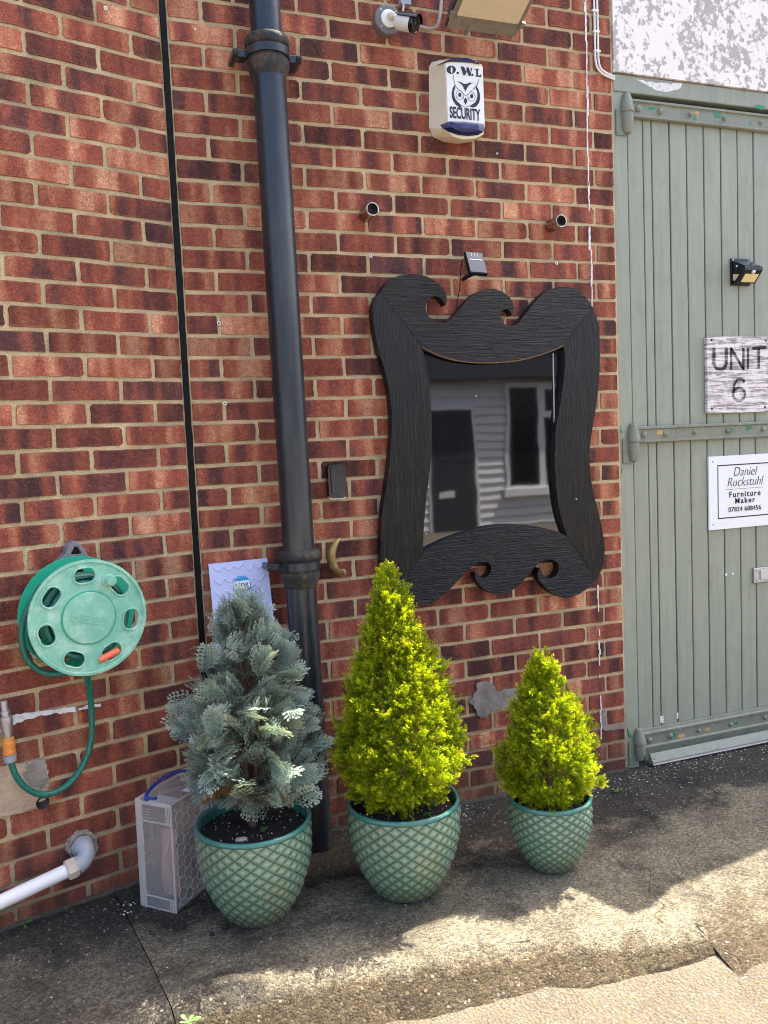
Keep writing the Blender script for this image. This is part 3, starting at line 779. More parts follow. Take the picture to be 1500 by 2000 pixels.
def strap(zb, zt, seed):
    rr = random.Random(seed); h = zt - zb; mb = MB()
    prof = [(.018, zb), (.004, zb), (-.002, zb + .004), (-.002, zb + .011), (.006, zb + .016), (.006, zt - .016), (-.002, zt - .011), (-.002, zt - .004), (.004, zt), (.018, zt)]
    mb.prism([[(1.736, y, z) for y, z in prof]], None, (XR - 1.736, 0, 0)); s_ = mb.build('strap_hinge', M['strap'], dr)
    for k, x in enumerate((1.775, 1.885, 2.04, 2.22, 2.42, 2.66, 2.92, 3.15)):
        mb = MB(); r0 = .015 if k < 2 else .011
        mb.lathe([(r0, 0), (r0 * .92, .005), (r0 * .6, .010), (.0005, .0122)], (x, .007, (zb + zt) / 2), (0, -1, 0), 14); mb.build('rivet', M['strap'], s_, smooth=True)
    for k in range(4):
        x = 1.76 + rr.random() * .62; zc = (zb + zt) / 2 + rr.uniform(-.012, .012); w_ = rr.uniform(.016, .046); hh = rr.uniform(.014, .030)
        pts = [(x + w_ * math.cos(a) * rr.uniform(.35, .6), .0050, zc + hh * math.sin(a) * rr.uniform(.3, .6)) for a in [2 * math.pi * j / 9 for j in range(9)]]
        mb = MB(); mb.prism([pts], None, (0, .003, 0)); mb.build('paint_chip', M[('green', 'green', 'ochre', 'green')[rr.randrange(4)]], s_)
    # knuckle
    kx = 1.716; mb = MB()
    L = .15 if seed != 3 else .13; zc = (zb + zt) / 2 - (.035 if seed == 2 else .012 if seed == 3 else .03)
    mb.lathe([(.002, L / 2 + .012), (.014, L / 2 + .006), (.023, L / 2 - .02), (.027, .028), (.0295, .020), (.0295, .008), (.024, .004), (.026, -.01), (.026, -L / 2 + .03), (.016, -L / 2), (.002, -L / 2 - .006)], (kx, .0, zc), (0, 0, 1), 20)
    mb.build('knuckle', M['strap'], s_, smooth=True)
    mb = MB(); mb.box((1.664, .0005, zc - .085), (1.708, .0075, zc + .02)); mb.build('hinge_plate', M['strap'], s_, bevel=.003)
strap(zS1b, zS1t, 1); strap(zS2b, zS2t, 2); strap(zS3b, zS3t, 3)
# old green coat and lilac plaster showing where paint has lifted off the frame
def chip(pts, Y, mat, name='paint_chip', par=dr, seed=1, jag=.003):
    rr = random.Random(seed); q = [P(x, y, Y) for x, y in pts]; q2 = []
    for a, b in zip(q, q[1:] + q[:1]):
        for k in range(4): q2.append(a.lerp(b, k / 4) + Vector((rr.uniform(-jag, jag), 0, rr.uniform(-jag, jag))))
    mb = MB(); mb.prism([q2], None, (0, .003, 0)); return mb.build(name, mat, par)
chip([(1237, 153), (1262, 158), (1300, 163), (1333, 162), (1330, 172), (1300, 180), (1280, 176), (1268, 168)], .0035, M['whitepaint'], seed=1)
chip([(1472, 206), (1485, 204), (1496, 209), (1488, 214), (1474, 212)], .0035, M['green'], seed=3)
chip([(1207, 822), (1211, 830), (1216, 845), (1210, 845), (1206, 836)], .0055, M['green'], seed=4, jag=.001)
chip([(1209, 918), (1216, 914), (1213, 930), (1209, 945)], .0055, M['green'], seed=5, jag=.001)
chip([(1225, 1420), (1230, 1432), (1236, 1440), (1228, 1440)], .0055, M['green'], seed=6, jag=.001)
chip([(1290, 1398), (1297, 1399), (1296, 1412), (1290, 1411)], .0172, M['whitepaint'], seed=7, jag=.002)
chip([(1322, 1393), (1325, 1392), (1325, 1404), (1322, 1404)], .0172, M['whitepaint'], seed=8, jag=.001)

# weathered unit sign
TLc, BLc = P(1381, 657, .0), P(1384, 808, .0); wU = .355; hU = TLc.z - BLc.z
us = thing('unit_sign', 'weathered white wooden sign with worn black lettering on the green door', 'sign', (TLc.x, .0, BLc.z))
X0 = TLc.x; Z0 = BLc.z
mb = MB(); mb.box((X0, .002, Z0), (X0 + wU, .0185, Z0 + hU)); mb.build('board', M['weather'], us, bevel=.002)
ink = m_worn_ink()
def strokes(name, segs, wd, Y, mat, parent):
    mb = MB()
    for s_ in segs:
        pts = [Vector((x, 0, z)) for x, z in s_]; L = []; Rr = []
        for i, p_ in enumerate(pts):
            t = (pts[min(i + 1, len(pts) - 1)] - pts[max(i - 1, 0)]).normalized(); nn = Vector((t.z, 0, -t.x)) * wd / 2
            L.append(p_ + nn); Rr.append(p_ - nn)
        q = L + Rr[::-1]
        mb.prism([[(p_.x, Y, p_.z) for p_ in q]], None, (0, .0012, 0))
    return mb.build(name, mat, parent)
def U(px_, py_): q = P(px_, py_, .0); return (q.x, q.z)
arc = lambda cx, cy, rx, ry, a0, a1, n=14: [U(cx + rx * math.cos(R(a0 + (a1 - a0) * i / n)), cy - ry * math.sin(R(a0 + (a1 - a0) * i / n))) for i in range(n + 1)]
strokes('letter_u', [[U(1395, 679), U(1395, 707)] + arc(1407, 709, 12, 12, 180, 360) + [U(1419, 707), U(1419, 679)]], .016, .0008, ink, us)
strokes('letter_n', [[U(1428.5, 722), U(1428.5, 679)], [U(1428.5, 680), U(1452.5, 721)], [U(1452.5, 722), U(1452.5, 679)]], .0125, .0008, ink, us)
strokes('letter_i', [[U(1461.5, 679), U(1461.5, 721)]], .0125, .0008, ink, us)
strokes('letter_t', [[U(1470, 680.5), U(1497, 678.5)], [U(1482.5, 680), U(1482.5, 720)]], .0145, .0008, ink, us)
strokes('digit_6', [[U(1455, 746), U(1449, 740), U(1441, 741), U(1435, 750), U(1433, 764)], arc(1444, 770, 11.5, 12.5, 0, 360, 24)], .0125, .0008, ink, us)
for (x, y) in ((1390, 664), (1496, 665), (1391, 798), (1495, 795)):
    q = P(x, y, 0); mb = MB(); mb.lathe([(.0055, 0), (.0045, .0025), (.0005, .003)], (q.x, .002, q.z), (0, -1, 0), 10); mb.build('screw', M['rust'], us)

# printed name sign
a, b = P(1384, 892, .006), P(1387, 1036, .006); hN = a.z - b.z; tiltv = P(1500, 885.5, .006) - a
ns = thing('name_sign', 'white printed sign with black border below the weathered sign on green door', 'sign', (b.x, .006, b.z))
ux = Vector((tiltv.x, 0, tiltv.z)).normalized(); uz = Vector((-ux.z, 0, ux.x)); wN = .395
def NS(u, v, y=.004): q = b + ux * u + uz * v; return Vector((q.x, y, q.z))
def nplate(name, u0, v0, u1, v1, y0, y1, mat):
    mb = MB(); mb.prism([[NS(u0, v0, y0), NS(u1, v0, y0), NS(u1, v1, y0), NS(u0, v1, y0)]], None, (0, y1 - y0, 0)); return mb.build(name, mat, ns)
nplate('panel', 0, 0, wN, hN, .010, .019, M['plate'])
l = .047; tB = hN * .878; bB = hN * .142; rB = wN - .043
for (u0, v0, u1, v1) in ((l, tB - .005, rB, tB), (l, bB, rB, bB + .005), (l, bB + .0055, l + .0045, tB - .0055), (rB - .0045, bB + .0055, rB, tB - .0055)):
    nplate('border_line', u0, v0, u1, v1, .0092, .0102, M['ink'])
cx = wN * .505
put_text('lettering', 'Daniel', .060, NS(cx, hN * .715, .0090), ux, uz, M['grey_ink'], ns, sx=.86, shear=.30, bold=-.0012)
put_text('lettering', 'Ruckstuhl', .060, NS(cx, hN * .575, .0090), ux, uz, M['grey_ink'], ns, sx=.86, shear=.30, bold=-.0012)
nplate('rule_line', cx - .105, hN * .535, cx + .105, hN * .535 + .0012, .0092, .0102, M['grey_ink'])
put_text('lettering', 'Furniture', .036, NS(cx, hN * .428, .0090), ux, uz, M['ink'], ns, spacing=1.30, bold=.0005)
put_text('lettering', 'Maker', .036, NS(cx, hN * .338, .0090), ux, uz, M['ink'], ns, spacing=1.30, bold=.0005)
put_text('lettering', '07824 688456', .031, NS(cx, hN * .228, .0090), ux, uz, M['ink'], ns, spacing=1.05)
for (u, v) in ((.022, hN - .024), (.022, .024), (wN - .022, hN - .024), (wN - .022, .024)):
    q = NS(u, v, .010); mb = MB(); mb.lathe([(.004, 0), (.003, .002), (.0004, .0024)], q, (0, -1, 0), 10); mb.build('screw', M['fit'], ns)

# letter plate
a, b = P(1472, 1110, .01), P(1475, 1139, .01)
lb = thing('letter_plate', 'silver letter plate low on the green door at picture edge', 'letterbox', (a.x, .02, b.z))
mb = MB(); x1 = a.x + .26; zA, zB = b.z, a.z
mb.box((a.x, .008, zA), (x1, .0195, zB)); mb.build('surround', M['tapm'], lb, bevel=.003)
mb = MB(); mb.box((a.x + .034, .003, zA + .014), (x1 - .034, .0078, zB - .012)); mb.build('flap', M['silver'], lb, bevel=.002)
for z in (zA + .013, zB - .013):
    mb = MB(); mb.lathe([(.004, 0), (.003, .002), (.0004, .0025)], (a.x + .014, .008, z), (0, -1, 0), 10); mb.build('screw', M['fit'], lb)
# two dabs of filler
for (x, y) in ((1418, 1122.5), (1430.5, 1121)):
    q = P(x, y, .02); mb = MB(); mb.lathe([(.0065, 0), (.005, .003), (.0005, .004)], q, (0, -1, 0), 9)
    tag(mb.build('filler_dab', M['plate']), 'small round white filler dab on green door, %s of two' % ('left' if x < 1425 else 'right'), 'filler', 'filler dabs on the door')

# solar wall light on the door
a, b = P(1425, 505, .02), P(1426, 558, .02); W_ = P(1463, 505, .02).x - a.x
wl = thing('solar_wall_light', 'black solar wall light with yellow led panel on the green door', 'wall light', (a.x, .02, b.z))
z1, z0 = a.z, b.z; H_ = z1 - z0
mb = MB(); mb.box((a.x, .012, z0), (a.x + W_, .0195, z1)); mb.build('back_plate', M['black'], wl, bevel=.002)
def wedge(x0, x1, prof, name, mat, par, **kw):
    mb = MB(); mb.prism([[(x0, y, z) for y, z in prof]], None, (x1 - x0, 0, 0)); return mb.build(name, mat, par, **kw)
xa, xb = a.x + .006, a.x + W_ - .002
wedge(xa, xb, [(.012, z1 - .012), (-.062, z1 - .050), (-.062, z1 - .064), (-.018, z0 + .006), (.012, z0 + .006)], 'housing', M['black'], wl, bevel=.002)
wedge(xa + .006, xb - .006, [(.004, z1 - .0145), (-.058, z1 - .0465), (-.058, z1 - .0455), (.004, z1 - .0135)], 'solar_cell', M['cell'], wl)
d = Vector((0, .044, -(z1 - .064 - z0 - .006))); base = Vector((0, -.062, z1 - .064)); nrm = Vector((0, d.z, -d.y)).normalized()
if nrm.y > 0: nrm = -nrm
def ondoor(u0, u1, t0, t1, k, name, mat):
    q = [base + d * t + nrm * k for t in (t0, t1)]
    mb = MB(); mb.prism([[(xa + u0 * (xb - xa), q[0].y, q[0].z), (xa + u1 * (xb - xa), q[0].y, q[0].z), (xa + u1 * (xb - xa), q[1].y, q[1].z), (xa + u0 * (xb - xa), q[1].y, q[1].z)]], None, -nrm * .003); mb.build(name, mat, wl)
ondoor(.16, .90, .30, .93, .0012, 'led_panel', M['led'])
q = base + d * .13 + nrm * .001
mb = MB(); mb.lathe([(.009, 0), (.008, .004), (.005, .007), (.0005, .008)], (xa + .52 * (xb - xa), q.y, q.z), nrm, 14); mb.build('sensor_dome', M['plate'], wl, smooth=True)
mb = MB(); mb.lathe([(.005, 0), (.004, .002), (.0004, .003)], (xa - .0005, -.016, z1 - .040), (-1, 0, 0), 10); mb.build('button', M['plate'], wl)
wedge(xa - .0012, xa + .001, [(.006, z0 + .020), (.006, z1 - .070), (-.030, z1 - .078), (-.006, z0 + .018)], 'side_lens', M['lamp'], wl)
for x in (a.x + .010, a.x + W_ - .012):
    mb = MB(); mb.lathe([(.004, 0), (.003, .0025), (.0004, .003)], (x, .012, z1 - .007), (0, -1, 0), 10); mb.build('screw', M['silver'], wl)

# ------------------------------------------------------------------ black carved mirror
CM = lambda X, Y_: (700 + X * .375, 480 + Y_ * .375)
YF = -.058
outer = [(115, 240), (150, 190), (200, 160), (260, 148), (320, 150), (370, 165), (410, 190), (440, 222), (457, 255), (462, 285), (455, 310), (447, 300), (438, 284), (422, 270), (400, 264), (376, 272), (358, 292), (350, 320), (355, 347), (370, 372), (395, 392), (425, 402), (455, 398), (480, 382), (510, 350), (540, 315), (575, 275), (610, 246), (650, 229), (690, 223), (730, 230), (770, 252), (797, 280), (810, 315), (809, 345), (800, 362), (794, 350), (784, 336), (768, 330), (752, 335), (742, 350), (739, 372), (747, 396), (765, 412), (790, 419), (815, 412), (840, 394), (880, 342), (920, 292), (960, 252), (1000, 226), (1050, 213), (1100, 216), (1150, 235), (1195, 278), (1218, 318),
 (1245, 388), (1254, 450), (1258, 520), (1257, 610), (1253, 700), (1245, 780), (1235, 855), (1222, 930), (1210, 1010), (1205, 1080), (1205, 1150), (1212, 1220), (1225, 1290), (1245, 1370), (1262, 1440), (1275, 1510), (1282, 1580), (1278, 1640), (1264, 1692), (1238, 1738),
 (1205, 1775), (1165, 1805), (1125, 1824), (1085, 1834), (1050, 1830), (1010, 1811), (975, 1782), (945, 1747), (933, 1716), (936, 1692), (946, 1678), (955, 1703), (975, 1727), (1000, 1733), (1025, 1720), (1041, 1692), (1042, 1665), (1030, 1646), (1005, 1635), (975, 1636), (945, 1651), (920, 1673), (890, 1710), (860, 1745), (828, 1776), (790, 1800), (750, 1815), (712, 1815), (680, 1805), (640, 1778), (615, 1742), (606, 1715), (612, 1702), (625, 1716), (645, 1730), (667, 1725), (686, 1705), (693, 1680), (685, 1660), (665, 1648), (640, 1648), (610, 1660), (580, 1682), (550, 1714), (520, 1745), (480, 1785), (430, 1830), (380, 1864), (335, 1877), (290, 1870), (248, 1848), (205, 1812),
 (160, 1762), (132, 1700), (120, 1640), (118, 1560), (122, 1450), (130, 1360), (145, 1270), (158, 1180), (168, 1080), (175, 980), (175, 880), (165, 780), (150, 700), (130, 620), (105, 540), (88, 460), (78, 390), (75, 330), (85, 285)]
inner_t = [(330, 525), (400, 560), (480, 588), (560, 602), (650, 608), (750, 605), (850, 592), (950, 565), (1030, 535), (1068, 518)]
inner_r = [(1068, 518), (1073, 570), (1072, 640), (1062, 740), (1045, 850), (1028, 950), (1022, 1050), (1020, 1120), (1025, 1210), (1035, 1320), (1055, 1420), (1085, 1510)]
inner_b = [(1085, 1510), (1040, 1490), (960, 1468), (870, 1455), (770, 1453), (670, 1465), (560, 1495), (450, 1535), (340, 1590)]
inner_l = [(340, 1590), (341, 1500), (348, 1400), (358, 1300), (370, 1200), (380, 1100), (385, 1000), (384, 900), (378, 800), (368, 700), (352, 600), (330, 525)]
def iO(p): return outer.index(p)
seg = lambda a, b: outer[iO(a):iO(b) + 1] if iO(a) <= iO(b) else outer[iO(a):] + outer[:iO(b) + 1]
mirror = thing('wall_mirror', 'large black wooden mirror with carved wave scrolls hung on the brick wall', 'mirror', tuple(P(960, 1160, -.01)))
def board_px(name, op, ip, mat):
    def sm(L): 
        v = [Vector((x, y, 0)) for x, y in L]; return [(p_.x, p_.y) for p_ in catmull(v, 2)]
    q = sm(op) + sm(ip)
    pts = [P(*CM(x, y), YF) for x, y in q]; out = [pts[0]]
    for p_ in pts[1:]:
        if (p_ - out[-1]).length > .0015: out.append(p_)
    mb = MB(); mb.prism([out], None, (0, .042, 0)); return mb.build(name, mat, mirror, bevel=.003)
sh = lambda L, dx, dy: [(x + dx, y + dy) for x, y in L]
board_px('top_rail', seg((115, 240), (1218, 318)), inner_t[::-1], M['burnt_h'])
board_px('right_stile', sh(seg((1218, 318), (1238, 1738)), 1, 0), sh(inner_r[::-1], 1.5, 0), M['burnt_v'])
board_px('bottom_rail', seg((1238, 1738), (205, 1812)), inner_b[::-1], M['burnt_h'])
board_px('left_stile', sh(seg((205, 1812), (115, 240)), -1, 0), sh(inner_l[::-1], -1.5, 0), M['burnt_v'])
# sawn inner lip and the dull glass set behind
def lip(L, mat, dy0, dy1):
    v = catmull([Vector((x, y, 0)) for x, y in L], 3); mb = MB()
    mb.tube([P(*CM(p_.x, p_.y + dy0), YF + .003) for p_ in v], .0026, 6); return mb.build('sawn_lip', mat, mirror)
lip(inner_t, M['rawedge'], 2, 5)
mb = MB(); gl = [P(*CM(x, y), -.030) for x, y in ((318, 500), (1095, 500), (1100, 1530), (315, 1610))]
mb.prism([gl], None, (0, .006, 0)); mb.build('glass', M['mirror'], mirror)
mb = MB(); gb = [P(*CM(x, y), -.0225) for x, y in ((200, 420), (1180, 420), (1170, 1640), (230, 1690))]
mb.prism([gb], None, (0, .012, 0)); mb.build('back_board', M['black2'], mirror)
mb = MB(); mb.tube([P(*CM(1014, 560), -.0335), P(*CM(1018, 800), -.0335), P(*CM(1022, 1040), -.0335)], .003, 6); mb.build('edge_spacer', M['rawwood'], mirror)
for (x, y) in ((1056, 528), (612, 783), (1135, 1320), (350, 1500), (362, 1256)):
    q = P(*CM(x, y), YF if x > 1100 else -.0315); mb = MB(); mb.lathe([(.004, 0), (.003, .0025), (.0004, .003)], q, (0, -1, 0), 9); mb.build('nail_head', M['pebble'], mirror)

# ------------------------------------------------------------------ drainpipe
def axis_x(z): return interp(z, [(0, .231), (1.18, .2165), (2.9, .199), (3.6, .192)])
PY = -.098
dp = thing('drainpipe', 'tall black cast iron drainpipe fixed to the brick wall', 'drainpipe', (.231, PY, 0))
PZ = lambda y: P(560, y, PY).z
zc1, zc2 = P(527, 105, PY).z, P(588, 1100, PY).z
def pipe(name, za, zb, r):
    mb = MB(); mb.tube([(axis_x(za + (zb - za) * i / 20), PY, za + (zb - za) * i / 20) for i in range(21)], r, 28); return mb.build(name, M['iron'], dp, smooth=True)
pipe('pipe_length', .005, zc2 - .02, .0545); pipe('pipe_length', zc2, zc1 - .02, .0565); pipe('pipe_length', zc1, ROOF - .01, .0525)
def collar(zc, lug):
    x = axis_x(zc); mb = MB()
    mb.lathe([(.056, -.085), (.066, -.060), (.070, -.045), (.071, -.030), (.0665, -.027), (.0665, .012), (.071, .015), (.0755, .022), (.0765, .036), (.072, .046), (.060, .050), (.052, .052)], (x, PY, zc), (0, 0, 1), 32)
    c_ = mb.build('collar', M['rust'], dp, smooth=True)
    mb = MB(); mb.lathe([(.0685, -.020), (.074, -.019), (.074, .007), (.0685, .008)], (x, PY, zc), (0, 0, 1), 32); mb.build('clip_band', M['iron'], c_, smooth=True)
    for s_ in lug:
        mb = MB(); mb.box((x + s_ * .070, PY + .002, zc - .020), (x + s_ * .112, PY + .050, zc + .006))
        mb.box((x + s_ * .100, PY - .006, zc - .018), (x + s_ * .118, PY + .092, zc + .004)); mb.build('lug', M['iron'], c_, bevel=.003)
        mb = MB(); mb.lathe([(.008, 0), (.008, .006), (.0005, .008)], (x + s_ * .110, PY - .007, zc - .007), (0, -1, 0), 6); mb.build('bolt', M['rust'], c_)
collar(zc1, (-1, 1)); collar(zc2, (-1,))

# ------------------------------------------------------------------ small fittings on the main wall
# black key safe
a, b = P(640, 908, -.035), P(678, 972, -.035)
ks = thing('key_safe', 'small black glossy plastic box right of the drainpipe', 'key safe', ((a.x + b.x) / 2, 0, b.z))
def rrect(x0, z0, x1, z1, r, Y, n=5):
    out = []
    for (cx_, cz_, a0) in ((x1 - r, z0 + r, -90), (x1 - r, z1 - r, 0), (x0 + r, z1 - r, 90), (x0 + r, z0 + r, 180)):
        for k in range(n + 1):
            t = R(a0 + 90 * k / n); out.append((cx_ + r * math.cos(t), Y, cz_ + r * math.sin(t)))
    return out
mb = MB(); mb.prism([rrect(a.x, b.z, b.x, a.z, .016, -.034)], None, (0, .033, 0)); mb.build('case', M['black'], ks, bevel=.005)
mb = MB(); mb.prism([rrect(a.x + .010, b.z + .018, b.x - .010, a.z - .008, .010, -.040)], None, (0, .006, 0)); mb.build('cover', M['black'], ks, bevel=.004)
mb = MB(); mb.prism([rrect(a.x + .003, b.z - .004, b.x - .003, b.z + .016, .009, -.030)], None, (0, .026, 0)); mb.build('base_rim', M['white'], ks, bevel=.003)
# brass horn hook
hk = thing('brass_hook', 'curved brass horn shaped hook beside the drainpipe collar', 'hook', tuple(P(668, 1117, 0)))
pts = [P(669, 1117, -.004), P(661, 1116, -.02), P(653, 1108, -.035), P(647.5, 1095, -.045), P(647, 1082, -.05), P(651, 1069, -.052), P(658, 1058, -.05), P(666, 1051, -.046)]
mb = MB(); mb.tube(pts, lambda t: .0035 + .0135 * math.sin(math.pi * min(1, max(0, (t * .86 + .10)))) ** 1.1 if t < .97 else .002, 14, smooth=5); mb.build('horn', M['brass'], hk, smooth=True)
q = P(669, 1118, 0); mb = MB(); mb.lathe([(.014, 0), (.014, .003), (.006, .006)], q, (0, -1, 0), 14); mb.build('rose', M['brass'], hk)
# pipe stubs
for (x, y, x2, y2, lab) in ((722, 414, 728, 408, 'chrome pipe stub poking from bricks above mirror, nearer the drainpipe'), (1083, 440, 1097, 431, 'chrome pipe stub poking from bricks above mirror, nearer the door')):
    L = .085; c0 = P(x2, y2, -L) + Vector((0, L + .002, 0)); ax = Vector((0, -1, 0))
    t = thing('pipe_stub', lab, 'pipe', tuple(c0), 'chrome pipe stubs above the mirror')
    mb = MB(); mb.lathe([(.0245, 0), (.0245, L), (.0215, L + .001), (.0200, L), (.0200, L - .03)], c0, ax, 26); mb.build('tube', M['chrome'], t, smooth=True)
    mb = MB(); mb.lathe([(.0198, L - .012), (.011, L - .010), (.009, L - .02), (.0005, L - .022)], c0, ax, 20); mb.build('bore', M['dark'], t)
# solar panel on stalk with its lead
sp0 = thing('solar_charger', 'small tilted solar panel on a stalk above the mirror', 'solar panel', tuple(P(905, 545, 0)))
c = P(930.5, 512.5, -.10); ux_, uz_ = Vector((1, 0, -.04)).normalized(), Vector((.06, .50, .86)).normalized(); nn = ux_.cross(uz_).normalized()
if nn.y > 0: nn = -nn
def slabq(c, ux_, uz_, nn, w_, h_, t_, name, mat, par, **kw):
    mb = MB(); q = [c + ux_ * (sx * w_ / 2) + uz_ * (sz * h_ / 2) for sx, sz in ((-1, -1), (1, -1), (1, 1), (-1, 1))]
    mb.prism([q], None, -nn * t_); return mb.build(name, mat, par, **kw)
slabq(c, ux_, uz_, nn, .076, .104, .016, 'case', M['black2'], sp0, bevel=.003)
slabq(c + nn * .0012, ux_, uz_, nn, .068, .096, .001, 'cell', M['cell'], sp0)
slabq(c + nn * .0022 + uz_ * .012, ux_, uz_, nn, .050, .003, .0008, 'cell_line', M['silver'], sp0)
for dx in (-.014, .0, .012): slabq(c + nn * .0022 + uz_ * .034 + ux_ * dx, ux_, uz_, nn, .0013, .020, .0008, 'cell_line', M['silver'], sp0)
mb = MB(); mb.tube([P(905, 545, -.002), P(908, 543, -.03), c - nn * .016 - uz_ * .03], .008, 10); mb.build('stalk', M['black2'], sp0, smooth=True)
mb = MB(); mb.tube([c - ux_ * .036 - nn * .008 + uz_ * .02, P(903, 508, -.06), P(900, 530, -.02), P(898, 560, -.006), P(893, 590, -.006), P(889, 612, -.008)], .0016, 6, smooth=6); mb.build('lead', M['black2'], sp0)
# wall plugs
for i, (x, y, lab) in enumerate(((724, 500, 'white wall plug left of solar panel'), (1087, 514, 'white wall plug under the right pipe stub'), (427.5, 631, 'upper white wall plug between black joint and drainpipe'), (439.5, 788, 'lower white wall plug between black joint and drainpipe'), (971, 300, 'tiny white wall plug below the alarm box'), (381, 57, 'tiny white wall plug left of the top drainpipe collar'))):
    q = P(x, y, -.0005); mb = MB(); s_ = .0065 if i < 4 else .004
    mb.lathe([(s_, 0), (s_, .0012), (s_ * .55, .0016), (s_ * .5, -.004)], q, (0, -1, 0), 14, mi=0); mb.lathe([(s_ * .5, -.002), (.0003, -.002)], q, (0, -1, 0), 14, mi=1)
    tag(mb.build('wall_plug', [M['plate'], M['dark']]), lab, 'wall plug', 'wall plugs')
q = LW(206, 16, .0005); mb = MB(); mb.lathe([(.006, 0), (.006, .0012), (.0033, .0016), (.003, -.004)], q, NL, 14); mb.lathe([(.003, -.002), (.0003, -.002)], q, NL, 14, mi=1)
tag(mb.build('wall_plug', [M['plate'], M['dark']]), 'white wall plug on the angled wall near the top', 'wall plug', 'wall plugs')

# lavender sign
a, b, c = P(407, 1102, -.012), P(522, 1090, -.012), P(413, 1240, -.035)
ls = thing('lavender_sign', 'pale lavender board with white squiggles and sticker behind the blue conifer', 'sign', (a.x, -.03, .60))
ex = (b - a); ez = Vector((.002, -.14, -.62)); w_ = ex.length; ex.normalize()
def LS(px_, py_, k=0.0):
    u = (px_ - 407) / 115 * w_; v = (py_ - 1102) / 520 ; q = a + ex * u + ez * (v / .62 * .92) + Vector((0, -k, 0)); return q
mb = MB(); mb.prism([[a, b, b + ez, a + ez]], None, (0, .006, 0)); mb.build('board', M['lav'], ls)
rr = random.Random(3)
for r_ in range(5):
    y0 = 1112 + r_ * 24; x = 416; pts = []
    for k in range(11): pts.append(LS(416 + k * 9.6, y0 + (5 if k % 2 else -3) + rr.uniform(-2, 2) + (3 if k > 6 else 0), .0022))
    mb = MB(); mb.tube(pts, .0022, 5, smooth=4); mb.build('squiggle', M['lavline'], ls)
def octa(cx_, cy_, rx, ry, n=8): return [(cx_ + rx * math.cos(R(22.5 + 45 * k)), cy_ + ry * math.sin(R(22.5 + 45 * k))) for k in range(n)]
def lsp(pts, k, name, mat):
    mb = MB(); mb.prism([[LS(x, y, k) for x, y in pts]], None, (0, .0008, 0)); return mb.build(name, mat, ls)
lsp(octa(467, 1149, 18.5, 19), .0030, 'sticker', M['sky'])
lsp(octa(467, 1149, 16.5, 17), .0038, 'sticker_face', M['sticker'])
lsp([(451.5, 1141), (459.5, 1134), (474.5, 1133.5), (482.5, 1140)], .0046, 'sticker_band', M['sky'])
lsp([(452, 1157), (482, 1156), (474, 1164.5), (460, 1165)], .0046, 'sticker_band', M['stickgrey'])
put_text('lettering', 'ring', .030, LS(467, 1152.5, .0046), ex, -ez, M['grey_ink'], ls)

# ------------------------------------------------------------------ alarm box
CA = lambda X, Y_: (820 + X / 6.346, 100 + Y_ / 6.346)
YB = -.085
def A(X, Y_, Y=YB): return P(*CA(X, Y_), Y)
al = thing('alarm_box', 'cream burglar alarm box with owl emblem and blue lenses on brick wall', 'alarm box', tuple(P(892, 280, 0)))
back = [P(837.5, 131, 0), P(838, 250, 0), P(846, 268, 0), P(866, 277, 0), P(893, 281, 0), P(918, 278, 0), P(938, 268, 0), P(944, 255, 0), P(943, 135, 0), P(930, 119, 0), P(905, 114, 0), P(860, 117, 0), P(843, 122, 0)]
front = [A(318, 150), A(345, 880), A(300, 960), A(420, 1060), A(540, 1095), A(680, 1085), A(790, 1035), A(806, 930), A(780, 190), A(760, 165), A(600, 128), A(440, 118), A(345, 125)]
mb = MB(); mb.v = [tuple(p_) for p_ in back + front]; n_ = len(back)
mb.f = [(i, (i + 1) % n_, n_ + (i + 1) % n_, n_ + i) for i in range(n_)] + [tuple(n_ + i for i in range(n_))]; mb.mi = [0] * len(mb.f)
mb.build('case', M['cream'], al, bevel=.004)
def art(name, pts, mat, k=1, Y=YB, holes=()):
    mb = MB(); y = Y - .0012 * k; mb.prism([[A(X, Y_, y) for X, Y_ in L] for L in [pts] + list(holes)], None, (0, .0011, 0)); return mb.build(name, mat, al)
art('face_plate', [(326, 165), (350, 868), (560, 872), (804, 905), (778, 200), (560, 150), (420, 140)], M['plate'])
mb = MB(); top = [A(218, 170, YB + .02), A(330, 115, YB - .006), A(420, 80, YB - .010), (A(600, 85, YB - .010)), A(735, 145, YB - .006), A(755, 172, YB + .005), A(640, 135, YB - .006), A(420, 122, YB - .006), A(320, 132, YB - .002)]
mb.prism([top], None, (0, .012, 0)); mb.build('top_lens', M['navy'], al)
mb = MB(); lo = [(252, 915), (360, 872), (560, 880), (790, 905), (806, 955), (790, 1000), (720, 1040), (600, 1052), (480, 1040), (360, 1000), (280, 955)]
cN = A(560, 955, YB - .026); rim = [A(X, Y_, YB - .002) for X, Y_ in lo]; mid = [p_.lerp(cN, .35) + Vector((0, -.010, 0)) for p_ in rim]
mb.v = [tuple(p_) for p_ in rim + mid + [cN]]; k_ = len(rim)
mb.f = [(i, (i + 1) % k_, k_ + (i + 1) % k_, k_ + i) for i in range(k_)] + [(k_ + i, k_ + (i + 1) % k_, 2 * k_) for i in range(k_)]; mb.mi = [0] * len(mb.f)
mb.build('bottom_lens', M['navy'], al, smooth=False)
def ell(cx_, cy_, rx, ry, n=22, a0=0, a1=360): return [(cx_ + rx * math.cos(R(a0 + (a1 - a0) * k / n)), cy_ + ry * math.sin(R(a0 + (a1 - a0) * k / n))) for k in range(n + (0 if a1 - a0 == 360 else 1))]
